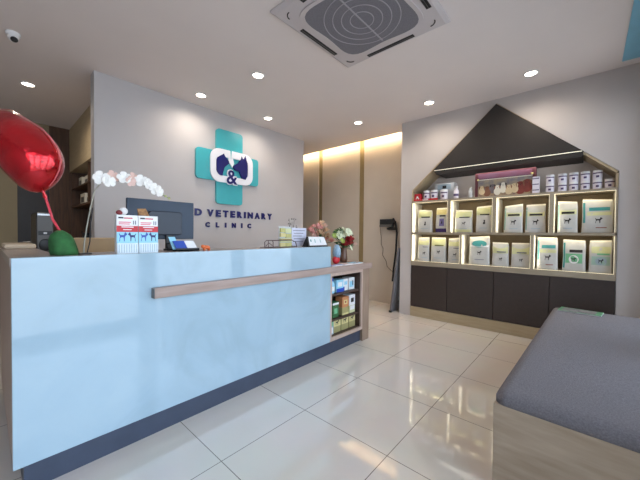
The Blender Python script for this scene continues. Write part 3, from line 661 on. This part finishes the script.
# food bags ---------------------------------------------------------
def bag(label,ya,yb,z0,h,style,depth=.075,xf=4.125):
    w=abs(ya-yb); t=thing('food_bag',label,'pet food bag',(xf+depth/2,(ya+yb)/2,z0),-PI/2+random.uniform(-.07,.07),group='bags of dry pet food')
    w2=w/2-.002
    def hd_(v): # half depth
        if v<.08: return depth/2*(.86+.14*v/.08)
        return depth/2*max(.03,(1-((v-.08)/.92)**2.0*.97))
    def hw_(v): return w2*(1-.05*math.sin(PI*min(1,v*1.05)))
    sk=random.uniform(-.10,.10); tl_=random.uniform(-.03,.03); cr_=random.uniform(0,6)
    def F(u,v,e=0): # front surface, u -1..1
        t_=max(0,v-.78)/.22
        return (u*hw_(v)*(1-.07*t_)+sk*w2*t_*.5,-hd_(v)*(1-.30*abs(u)**3)-e-.004*math.sin(9*v+3*u+cr_)*(1-t_),v*h*(1+tl_*u*t_))
    rs=[]; vs_=[0,.02,.08,.2,.35,.5,.65,.8,.9,.95,1.0]
    us=[-1,-.8,-.5,-.2,.2,.5,.8,1]
    for v in vs_:
        r=[F(u,v) for u in us]; r+=[(x,-y,z) for x,y,z in r[::-1]]; rs.append(r)
    pouch=MB().rings(rs).build('pouch',M_bag,t,local=True,smooth=True)
    def decal(name,m,u0,u1,v0,v1,e=.0012,nu=6,nv=4,curve=0):
        vs=[]; fs=[]
        for j in range(nv+1):
            for i in range(nu+1):
                u=u0+(u1-u0)*i/nu; v=v0+(v1-v0)*j/nv+curve*(1-(2*i/nu-1)**2)*(j/nv if curve<0 else 1-j/nv)
                vs.append(F(u,v,e))
        for j in range(nv):
            for i in range(nu):
                k=j*(nu+1)+i; fs.append((k,k+1,k+nu+2,k+nu+1))
        MB().add(vs,fs).build(name,m,pouch,local=True,smooth=True)
    def mark(poly,cu,cv,s,m,name):
        MB().add([F(cu+p[0]*s/w2,cv+p[1]*s/h,.0035) for p in poly],[tuple(range(len(poly)))]).build(name,m,pouch,local=True)
    def ellip(name,m,cu,cv,a,b,e=.0024):
        pts=[F(cu+a*math.cos(2*PI*i/20)/w2,cv+b*math.sin(2*PI*i/20)/h,e) for i in range(20)]
        MB().add(pts,[tuple(range(20))]).build(name,m,pouch,local=True)
    decal('top_seal',M_offw,-1,1,.945,.995)
    st_=style
    if st_ in ('yellow','yellowcat','yellowlow'):
        decal('yellow_panel',M_bagy,-.96,.96,.66,.93)  # yellow print, wide enough to paint in yellowish reflections near the top
        decal('title_bar',M_bagk if st_!='yellow' else mat('olive_print',(110,112,60),.5),-.5,.75,.655,.70,.0022)
        decal('small_print',M_bagb,-.5,.5,.16,.18,.0022)
        mark(CATS if st_=='yellowcat' else DOGS,.1,.40,.045,M_bagk,'animal_print')
    if st_=='yellowlow':
        decal('green_foot',M_bagy,-.98,.98,.02,.14,.002)
    if st_=='purple':
        decal('cream_top',M_yel,-.96,.96,.72,.93); decal('title_bar',M_bagk,-.3,.8,.64,.70,.0022)
        decal('purple_foot',M_bagp,-1,1,.01,.16); decal('purple_square',mat('lilac_print',(120,110,160),.4),-.3,.6,.26,.56,.002); mark(CATS,.15,.42,.035,M_bagk,'animal_print')
    if st_=='plain':
        decal('yellow_wave',M_bagy,-.96,.96,.68,.90,.0012,8,3,-.06)  # yellow area painted in for the reflections near the bag top
        decal('title_bar',MATS['grey_print'],-.1,.8,.58,.61,.0022); mark(DOGS,.2,.33,.042,M_bagk,'animal_print'); decal('small_print',M_bagb,-.2,.7,.14,.16,.0022)
    if st_=='small':
        decal('yellow_wave',M_bagy,-.96,.96,.55,.85,.0012,8,3,-.1)  # same painted yellow reflection, reaching lower on the small bags
        decal('title_bar',MATS['grey_print'],-.4,.7,.58,.63,.0022); mark(DOGS,.1,.30,.036,M_bagk,'animal_print')
    if st_=='dark':
        decal('yellow_panel',M_bagy,-.8,.9,.58,.74,.0012,8,3,-.03); decal('title_bar',M_bagk,-.62,.7,.60,.67,.0022); mark(DOGS,.05,.37,.055,M_bagk,'animal_print'); decal('small_print',M_bagb,-.4,.5,.13,.15,.0022)
        decal('side_stripe',mat('stripe_teal',(120,160,150),.4),-.97,-.85,.1,.9,.002)
    if st_=='teal':
        decal('title_bar',M_bagt,-.55,.8,.66,.76); mark(DOGS,.1,.37,.055,M_bagk,'animal_print'); decal('small_print',mat('rust_print',(150,100,90),.5),-.1,.6,.14,.17,.0022)
        decal('side_stripe',M_bagt,-.95,-.8,.3,.9,.002); decal('yellow_wave',M_bagy,-.7,.9,.52,.62)
    if st_=='tealarc':
        ellip('teal_oval',M_bagt,.0,.74,w*.36,.045); decal('white_sweep',M_white,-.9,.9,.64,.70,.0028,8,2,-.05); mark(DOGS,.05,.42,.05,M_bagk,'animal_print'); decal('title_bar',MATS['grey_print'],-.4,.5,.18,.2)
    if st_=='greenblack':
        decal('green_panel',M_bagg,-.75,.75,.26,.56); ellip('pale_oval',M_white,0,.38,w*.22,.045); mark(DOGS,0,.38,.04,M_bagk,'animal_print'); decal('title_bar',M_bagk,-.4,.75,.60,.69,.0022); decal('side_stripe',M_bagt,-.95,-.78,.1,.9,.002)
    if st_=='green':
        decal('yellow_panel',M_bagy,-.8,.9,.60,.8); decal('title_bar',M_bagg,-.3,.8,.55,.60,.0022); decal('green_panel',mat('mist_green',(160,190,176),.4),-.8,.85,.24,.5); ellip('blue_oval',M_bagb,.05,.36,w*.25,.04); mark(DOGS,.05,.36,.04,M_bagk,'animal_print'); 
    return t
z1=1.1925; z2=.7875; k_=0.0
T=lambda v:v
B1=[('white bag with yellow-green panel and cat mark, leftmost in the upper cubbies',1.823,1.612,.315,'yellowcat'),
('narrow white bag with purple foot and purple square in the first upper cubby',1.565,1.411,.335,'purple'),
('white bag with yellow-green top and foot, left in the second upper cubby',1.314,1.10,.29,'yellowlow'),
('white bag with a black title and upright cat, right in the second upper cubby',1.059,.879,.33,'yellowcat'),
('white bag with a black dog mark, left of the third upper cubby',.751,.56,.325,'dark'),
('white bag with a black dog mark, right of the third upper cubby',.541,.347,.32,'dark'),
('white bag with black title bar, left in the rightmost upper cubby',.251,.077,.335,'dark'),
('widest white bag with a teal title, rightmost in the upper cubbies',.053,-.19,.34,'teal')]
for l,a,b,hh,s in B1: bag(l,a,b,z1,hh,s)
B2=[('slim white bag with a dog mark, leftmost in the lower cubbies',1.816,1.65,.335,'plain'),
('yellow-topped white bag, middle of three in the left lower cubby',1.627,1.42,.335,'yellow'),
('yellow-topped white bag next to the first post, right in the left lower cubby',1.395,1.236,.33,'plain'),
('large white bag with a teal oval in the middle lower cubby',1.134,.893,.355,'tealarc'),
('small white bag left of its twin in the middle lower cubby',.871,.692,.285,'small'),
('small white bag right of its twin in the middle lower cubby',.671,.485,.285,'small'),
('white bag with a teal title band, left in the right lower cubby',.425,.234,.355,'teal'),
('white bag with a black title over green, middle of the right lower cubby',.20,.006,.33,'greenblack'),
('white bag with pale green panel, rightmost in the lower cubbies',-.01,-.19,.33,'green')]
for l,a,b,hh,s in B2: bag(l,a,b,z2,hh,s)

# tubs on the top shelf
TZ=1.6325; tx=4.175
def tub(label,y,z,r=.037,hh=.098,x=tx,group='white supplement tubs on the top shelf',band=None):
    t=thing('supplement_tub',label,'tub',(x,y,z),group=group)
    MB().lathe([(r*.96,0),(r,.004),(r,hh*.78),(r*.95,hh*.80)],n=20).build('tub_body',M_tub,t,local=True,smooth=False)
    MB().lathe([(r*1.03,0),(r*1.03,hh*.18),(r*.95,hh*.2)],(0,0,hh*.80),20).build('lid',M_white,t,local=True)
    n=12; A0,A1=PI+.9,PI-.9
    def arc(z0,z1,rr,a0,a1):
        vs=[]; fs=[]
        for i in range(n+1):
            a=a0+(a1-a0)*i/n; vs+=[(rr*math.cos(a),rr*math.sin(a),z0),(rr*math.cos(a),rr*math.sin(a),z1)]
        for i in range(n): fs.append((2*i,2*i+2,2*i+3,2*i+1))
        return MB().add(vs,fs)
    arc(hh*.64,hh*.75,r*1.015,PI-1.3,PI+1.3).build('purple_band',band or M_tubband,t,local=True)
    arc(hh*.24,hh*.46,r*1.015,PI-.35,PI+.3).build('label_mark',band or M_tubband,t,local=True)
    return t
ys=[.322,.214,.122,.030,-.064]
nm=['first (leftmost)','second','third','fourth','fifth']
for i,y in enumerate(ys):
    tub('white tub, bottom of the %s two-high stack right of the puppy picture'%nm[i],y,TZ)
    tub('white tub, top of the %s two-high stack right of the puppy picture'%nm[i],y,TZ+.0985)
tub('single unstacked white tub at the right end of the top shelf',-.155,TZ)
tub('white tub at the left end of the top shelf, over the red tray',1.705,TZ+.016,.045,.13,4.17,'white tubs at the left end')
tub('second white tub on the red tray from the left end',1.60,TZ+.016,.047,.13,4.17,'white tubs at the left end')
tub('white tub standing just right of the red tray',1.465,TZ,.047,.14,4.17,'white tubs at the left end')
for k in range(3):
    t=thing('supplement_packet','%s white packet in the short stack touching the picture right side'%('bottom','middle','top')[k],'packet',(4.17,.447,TZ+.064*k),-PI/2,group='stacked packets beside the picture')
    MB().box(-.032,.032,-.03,.03,0,.0635).build('packet_body',M_tub,t,local=True,bevel=.002)
    MB().box(-.03,.03,-.031,-.0299,.036,.046).build('purple_band',M_tubband,t,local=True)
# red tray, red box, clear boxes
tr=thing('red_tray','long red tray with white print under the left tubs','tray',(4.17,1.70,TZ))
MB().box(4.11,4.23,1.53,1.868,TZ,TZ+.005).box(4.105,4.11,1.53,1.868,TZ,TZ+.028).box(4.23,4.235,1.53,1.868,TZ,TZ+.015).build('tray',M_red,tr)
MB().box(4.1035,4.105,1.66,1.74,TZ+.008,TZ+.022).build('tray_print',M_white,tr)
rb=thing('red_box','small red box with a white mark at the left end of the top shelf','box',(4.14,1.82,TZ+.0055),-PI/2)
MB().box(-.045,.045,-.02,.05,0,.10).build('box_body',M_red,rb,local=True,bevel=.002)
MB().prism([(-.03,.02),(-.018,.02),(-.01,.04),(.006,.04),(.01,.02),(.028,.02),(.006,.07),(-.008,.07)],'y',-.0215,-.0199).build('box_mark',M_white,rb,local=True)
cb=thing('clear_crate','clear plastic box with a dark clip behind the left tubs','box',(4.30,1.49,TZ))
MB().box(4.235,4.37,1.36,1.62,TZ,TZ+.24).build('clear_shell',M_clear,cb,bevel=.006)
MB().box(4.230,4.2349,1.40,1.58,TZ+.15,TZ+.22).build('label_print',M_bagb,cb)
MB().box(4.227,4.2299,1.46,1.51,TZ+.165,TZ+.205).build('clip',M_bagk,cb)
t=thing('white_bottle','slim white bottle between the tubs and the puppy picture','bottle',(4.17,1.31,TZ))
MB().lathe([(.03,0),(.032,.005),(.032,.11),(.02,.13),(.018,.14)],n=16).build('bottle_body',M_tub,t,local=True,smooth=True); MB().lathe([(.021,0),(.021,.03)],(0,0,.14),14).build('cap',M_white,t,local=True)
MB().lathe([(.0325,0),(.0325,.03)],(0,0,.04),16).build('label_wrap',M_tubband,t,local=True)
t=thing('glass_bottle','pale clear slim bottle just left of the puppy picture','bottle',(4.17,1.135,TZ))
MB().lathe([(.022,0),(.023,.005),(.023,.09),(.012,.11),(.012,.13)],n=14).build('bottle_body',M_clear,t,local=True,smooth=True); MB().lathe([(.014,0),(.014,.015)],(0,0,.13),12).build('cap',M_offw,t,local=True)
# puppy picture display box
pb=thing('puppy_display','maroon framed cardboard display with a puppy picture under the hood','picture',(4.16,.765,TZ),-PI/2)
def PX(y): return -(y-.765)
w0=.315
MB().box(-w0,w0,.0,.09,0,.305).build('case',mat('maroon_card',(92,44,52),.5),pb,local=True)
MB().box(-w0+.035,w0-.035,-.0015,.0,.225,.29).build('header',mat('mauve_print',(122,72,92),.5,c2=(112,84,106),scale=6),pb,local=True)
MB().box(-w0+.035,w0-.035,-.0015,.0,.005,.21).build('backdrop',mat('photo_backdrop',(170,152,120),.5,c2=(116,112,120),scale=14),pb,local=True)
MB().box(-w0+.03,w0-.03,-.003,-.001,.212,.220).build('white_line',M_offw,pb,local=True)
def puppy(cx,cz,s_,m,m2):
    bod=[(cx+s_*.8*math.cos(2*PI*i/16),max(.008,cz-s_*.6+s_*.95*math.sin(2*PI*i/16))) for i in range(16)]
    hed=[(cx+s_*.58*math.cos(2*PI*i/14),cz+s_*.45+s_*.52*math.sin(2*PI*i/14)) for i in range(14)]
    k=random.uniform(0,.0012)
    pp_=MB().prism(bod,'y',-.0030-k,-.0014).prism(hed,'y',-.0044-k,-.0014).build('puppy_print',m,pb,local=True)
    for q in (-1,1):
        MB().prism([(cx+q*s_*.38,cz+s_*.9),(cx+q*s_*.75,cz+s_*.6),(cx+q*s_*.62,cz-s_*.1),(cx+q*s_*.45,cz+s_*.3)],'y',-.0052-k,-.0015).build('ear_print',m2,pp_,local=True)
    MB().prism([(cx-s_*.1,cz+s_*.38),(cx+s_*.1,cz+s_*.38),(cx,cz+s_*.2)],'y',-.0054-k,-.0015).box(cx-.3*s_,cx-.2*s_,-.0054-k,-.0015,cz+.5*s_,cz+.6*s_).box(cx+.2*s_,cx+.3*s_,-.0054-k,-.0015,cz+.5*s_,cz+.6*s_).build('face_print',M_bagk,pp_,local=True)
br_=mat('puppy_brown',(126,84,62),.7,var=.2); crm=mat('puppy_cream',(206,186,150),.7,var=.1); gr_=mat('puppy_grey',(110,100,104),.7,var=.2)
MB().prism([(-.275,.006),(-.275,.09),(-.2,.13),(-.1,.10),(.02,.14),(.1,.09),(.17,.15),(.275,.13),(.275,.006)],'y',-.0022,-.0014).build('blanket_print',mat('blanket_print',(170,150,110),.6,c2=(120,92,90),scale=30),pb,local=True)
for cx,cz,q,m,m2 in ((-.235,.10,.045,crm,br_),(-.175,.085,.05,br_,gr_),(-.115,.11,.045,gr_,M_bagk),(-.065,.09,.048,M_offw,br_),(-.005,.115,.05,M_offw,M_bagk),(.055,.085,.046,crm,br_),(.115,.10,.045,crm,crm),(.17,.10,.06,mat('puppy_red',(120,52,44),.7,var=.2),br_),(.235,.12,.06,MATS['puppy_red'],br_)): puppy(cx,cz,q,m,m2)
MB().ell((-.28,-.004,.22),(.012,.006,.012),8,6).ell((.28,-.004,.235),(.012,.006,.012),8,6).build('gold_stud',mat('gold_stud',(230,214,130),.3),pb,local=True)

# ------------------------------------------------------------------ bench
be=thing('padded_bench','large oak-sided bench with a dark grey fabric cushion top','bench',(1.523,.302,0),math.radians(-1.5))
BL=2.29; BD=.72
MB().box(0,BL,-BD,0,0,.40).build('base',M_bench,be,local=True,bevel=.003)
nx,ny=46,16; cu=[]; rs=[]
rr=.05
def cush(u,v):
    x=u*BL; y=-v*BD
    dx=min(x,BL-x); dy=min(-y,BD+y)
    f=1
    for dd,R_ in ((dx,.055),(dy,.055)):
        if dd<R_: f*=math.sqrt(max(0,1-((R_-dd)/R_)**2))
    z=.400+.022+.030*f+.010*math.sin(PI*u)**.5*math.sin(PI*v)**.5
    # rounded plan corners
    return x,y,z
def grid(n): 
    g=[0,.002,.006,.012,.02,.03]; m=[.045+(1-.09)*i/n for i in range(n+1)]
    return g+m+[1-q for q in g[::-1]]
gx,gy=grid(26),[0,.006,.018,.035,.055,.08]+[.1+.8*i/12 for i in range(13)]+[1-q for q in (.08,.055,.035,.018,.006,0)]
vs=[];fs=[]
def rc(x,y):
    R_=.05
    cx=min(max(x,R_),BL-R_); cy=min(max(y,-BD+R_),-R_)
    ddx,ddy=x-cx,y-cy; d_=math.hypot(ddx,ddy)
    if abs(ddx)>0 and abs(ddy)>0:
        m_=max(abs(ddx),abs(ddy)); k=m_/d_ ; return cx+ddx*k,cy+ddy*k
    return x,y
for u in gx:
    for v in gy:
        x,y,z=cush(u,v); x,y=rc(x,y); vs.append((x,y,z))
NY=len(gy)
for i in range(len(gx)-1):
    for j in range(NY-1): fs.append((i*NY+j,i*NY+j+1,(i+1)*NY+j+1,(i+1)*NY+j))
loop=[(i,0) for i in range(len(gx))]+[(len(gx)-1,j) for j in range(1,NY)]+[(i,NY-1) for i in range(len(gx)-2,-1,-1)]+[(0,j) for j in range(NY-2,0,-1)]
idx=[i*NY+j for i,j in loop]; n0=len(vs)
for q in idx: vs.append((vs[q][0],vs[q][1],.4005))
L_=len(idx)
for k in range(L_): fs.append((idx[k],idx[(k+1)%L_],n0+(k+1)%L_,n0+k))
fs.append(tuple(range(n0,n0+L_)))
MB().add(vs,fs).build('cushion',M_fabric,be,local=True,smooth=True)
mg=thing('magazine','green and white magazine lying on the far end of the bench cushion','magazine',(3.62,.04,.462),math.radians(-7))
MB().box(-.07,.11,-.15,.15,0,.006).build('pages',M_white,mg,local=True)
MB().box(-.07,.11,-.15,.15,.006,.0075).build('cover',mat('green_cover',(110,172,122),.3,c2=(70,120,84),scale=12),mg,local=True)
MB().box(-.055,.095,-.11,.125,.0075,.008).build('cover_photo',mat('cover_photo',(80,76,80),.3,c2=(170,164,162),scale=24),mg,local=True)

# ------------------------------------------------------------------ hall items
ph=thing('wall_phone','small grey wall-mounted handset unit with cables on the hall wall','wall unit',(XH-.02,2.60,1.24))
hx=XH-.021
MB().box(hx-.07,hx,2.45,2.70,1.335,1.425).build('top_unit',M_black,ph,bevel=.006)
MB().box(hx-.075,hx,2.47,2.70,1.295,1.334).build('lower_strip',M_grey,ph,bevel=.003)
MB().ell((hx-.03,2.49,1.265),(.028,.10,.028)).build('handset',M_black,ph,smooth=True)
MB().tube([(hx-.04,2.46,1.43),(hx-.05,2.42,1.38),(hx-.05,2.39,1.2),(hx-.05,2.40,.9),(hx-.06,2.43,.62),(hx-.06,2.45,.40)],.016,8).tube([(hx-.03,2.50,1.40),(hx-.04,2.46,1.43)],.012,8).build('cable',M_black,ph)
pts=[(hx-.01,2.715,1.40),(hx-.01,2.72,1.25),(hx-.01,2.70,1.12),(hx-.01,2.70,1.0),(hx-.01,2.66,.93),(hx-.01,2.67,.82),(hx-.01,2.60,.72),(hx-.01,2.58,.63),(hx-.01,2.48,.55),(hx-.01,2.42,.43)]
MB().tube(pts,.0045,6).build('thin_cable',mat('thin_cable',(96,82,72),.5),ph)
ph.location.y-=.07; ph.location.z-=.01
lb=thing('leaning_board','tall grey board leaning against the end of the niche wall','board',(4.0,2.2,0))
def slab(a,b,c,d_,off):
    o_=Vector(off); v=[Vector(p) for p in (a,b,c,d_)]
    return MB().add([tuple(p) for p in v]+[tuple(p+o_) for p in v],[(0,1,2,3),(7,6,5,4),(0,4,5,1),(1,5,6,2),(2,6,7,3),(3,7,4,0)])
slab((4.02,2.165,0),(4.30,2.165,0),(4.36,2.07,.96),(4.065,2.07,.96),(0,.02,0)).build('panel',mat('board_grey',(112,108,110),.5,var=.06),lb)
MB().box(4.01,4.035,2.15,2.19,0,.03).build('foot',M_black,lb)

# ------------------------------------------------------------------ back office
bc=thing('tall_cabinet','beige wall cabinet above an open dark shelf unit in the back office','cabinet',(1.15,5.0,0))
MB().box(.92,1.415,3.89,YB-.01,2.10,CZ-.002).build('upper_doors',M_beige,bc)
MB().box(.94,1.415,3.89,3.91,0,2.1).box(.94,1.415,YB-.03,YB-.01,0,2.1).box(1.39,1.415,3.91,YB-.03,0,2.1).box(.94,1.39,3.91,YB-.03,1.53,1.56).box(.94,1.39,3.91,YB-.03,1.82,1.835).box(.94,1.39,3.91,YB-.03,.88,.92).box(.94,1.39,5.02,5.05,1.56,2.1).build('open_shelves',M_wood_d,bc)
MB().box(.93,.94,3.91,YB-.03,0,.88).build('base_doors',M_wood_d,bc)
for i,(y,z,a,hh) in enumerate(((5.75,1.836,.20,.14),(5.35,1.836,.22,.12),(5.6,1.561,.28,.16),(5.25,1.561,.16,.13),(4.85,1.836,.22,.18),(4.8,1.561,.2,.2))):
    lab=('white box at far end of the upper dark shelf in back','white box nearer on the upper dark shelf in back','wide white box on the lower dark shelf in back','small white box beside the wide one on the lower dark shelf','yellowish box on the upper dark shelf past the divider','pale box on the lower dark shelf past the divider')[i]
    t=thing('storage_box',lab,'box',(1.08,y,z),group='boxes on the back office shelves')
    MB().box(.98,1.2,y-a/2,y+a/2,z,z+hh).build('box_body',M_offw if i!=4 else M_yel,t,bevel=.003)
    MB().box(.9785,.98,y-a/3,y+a/3,z+.03,z+hh-.05).build('box_label',M_grey,t)
for i,(y,m,hh) in enumerate(((5.6,M_black,.22),(5.1,M_black,.16),(4.7,M_grey,.12))):
    t=thing('desk_gadget',('tall black machine on the dim counter of the back office','black machine nearer on the dim back office counter','grey device nearest on the dim back office counter')[i],'machine',(1.1,y,.9205))
    MB().box(1.0,1.25,y-.14,y+.14,.9205,.9205+hh).build('body',m,t,bevel=.01); MB().tube([(.99,y-.1,.94+hh*.5),(.99,y+.1,1.0+hh*.7)],.012).build('arm',M_steel,t)
# computer tower on a side desk
sdk=thing('side_desk','beige side desk left behind the counter under the black computer tower','desk',(.42,3.1,0))
tw_=thing('computer_tower','black computer tower with a grey front behind the counter','computer',(.29,3.0,.7505))
MB().box(.248,.338,2.90,3.27,.7505,1.287).build('case',M_black,tw_,bevel=.004)
MB().box(.251,.335,2.893,2.90,.753,1.285).build('front_face',M_grey,tw_,bevel=.002)
MB().box(.253,.333,2.889,2.893,1.265,1.278).build('silver_trim',M_steel,tw_)
MB().box(.256,.330,2.889,2.893,1.125,1.155).build('drive_slot',M_black,tw_)
MB().box(.284,.302,2.887,2.893,1.134,1.146).build('badge',M_white,tw_)
MB().ell((.293,2.893,1.055),(.034,.005,.045)).build('fan_vent',M_black,tw_,smooth=True)
MB().box(.245,.47,2.85,3.4,.72,.75).build('desktop',M_beige,sdk)
for x,y in ((.25,2.96),(.43,2.96),(.25,3.36),(.43,3.36)): MB().box(x,x+.03,y,y+.03,0,.72).build('leg',M_beige,sdk)
cb2=thing('tan_chair','tan upholstered chair back showing above the counter beside the orchid','chair',(.62,3.3,0))
MB().prism(rrect(.50,.92,.55,1.10,.04),'y',3.30,3.38).build('backrest',mat('tan_leather',(186,160,124),.5,var=.04),cb2,bevel=.012)
MB().box(.48,.94,2.97,3.38,.42,.50).build('seat',MATS['tan_leather'],cb2,bevel=.02)
MB().lathe([(.03,.03),(.03,.42)],(.71,3.18,0)).build('column',M_steel,cb2); MB().lathe([(.24,0),(.24,.02),(.04,.035)],(.71,3.18,0)).build('base',M_black,cb2)
pd=thing('seat_cushion','pale tan folded cushion on the side ledge at the left edge','cushion',(.14,3.0,1.0355))
MB().box(.085,.235,2.75,3.14,1.0355,1.068).build('cushion',mat('pale_tan_fabric',(206,186,160),.8,var=.04),pd,bevel=.012,seg=3)

# ------------------------------------------------------------------ lights
def area(name,loc,size,energy,color,rot):
    L=bpy.data.lights.new(name,'AREA'); L.shape='RECTANGLE'; L.size,L.size_y=size; L.energy=energy; L.color=color
    o=bpy.data.objects.new(name,L); COL.objects.link(o); o.location=loc; o.rotation_euler=rot; return o
area('cove_light',(4.43,4.1,2.84),(.02,4.0),22,(1,.80,.50),(0,math.radians(-25),0))
for a_,b_ in xs:
    o=area('daylight_portal',((a_+b_)/2,YF-.045,1.28),(b_-a_-.08,2.36),0,(1,1,1),(math.radians(90),0,0)); 
    o.data.cycles.is_portal=True; o.data.energy=1
wd=bpy.data.worlds.new('sky'); S.world=wd; wd.use_nodes=True
nt=wd.node_tree; bg=nt.nodes['Background']
tcw=nt.nodes.new('ShaderNodeTexCoord'); sx=nt.nodes.new('ShaderNodeSeparateXYZ'); rp=nt.nodes.new('ShaderNodeValToRGB')
nt.links.new(tcw.outputs['Generated'],sx.inputs[0]); nt.links.new(sx.outputs[2],rp.inputs[0]); nt.links.new(rp.outputs[0],bg.inputs[0])
e=rp.color_ramp.elements; e[0].position=0; e[0].color=(.76,.88,1,1); e[1].position=.6; e[1].color=(.58,.76,1,1)
bg.inputs[1].default_value=5.0
L=bpy.data.lights.new('sun','SUN'); L.energy=7; L.color=(1,.95,.88); L.angle=math.radians(.5)
o=bpy.data.objects.new('sun',L); COL.objects.link(o); o.location=(-3,-6,8); o.rotation_euler=Vector((-.45,-.04,1)).normalized().to_track_quat('Z','Y').to_euler()

# ------------------------------------------------------------------ camera
cd=bpy.data.cameras.new('camera'); cd.sensor_width=36; cd.lens=300.0/640*36; cd.clip_start=.02
cam=bpy.data.objects.new('camera',cd); COL.objects.link(cam); S.camera=cam
yaw,pit,rol=math.radians(41.7267),math.radians(-1.0744),math.radians(.5586)
F_=Vector((math.cos(pit)*math.cos(yaw),math.cos(pit)*math.sin(yaw),math.sin(pit)))
r0=Vector((math.sin(yaw),-math.cos(yaw),0)); u0=r0.cross(F_)
R_=math.cos(rol)*r0+math.sin(rol)*u0; U_=-math.sin(rol)*r0+math.cos(rol)*u0
m3=Matrix((R_,U_,-F_)).transposed(); cam.matrix_world=Matrix.Translation((0,0,1.15))@m3.to_4x4()
S.view_settings.view_transform='Standard'; S.view_settings.look='None'; S.view_settings.gamma=1; S.view_settings.use_curve_mapping=False
S.view_settings.exposure=0.0
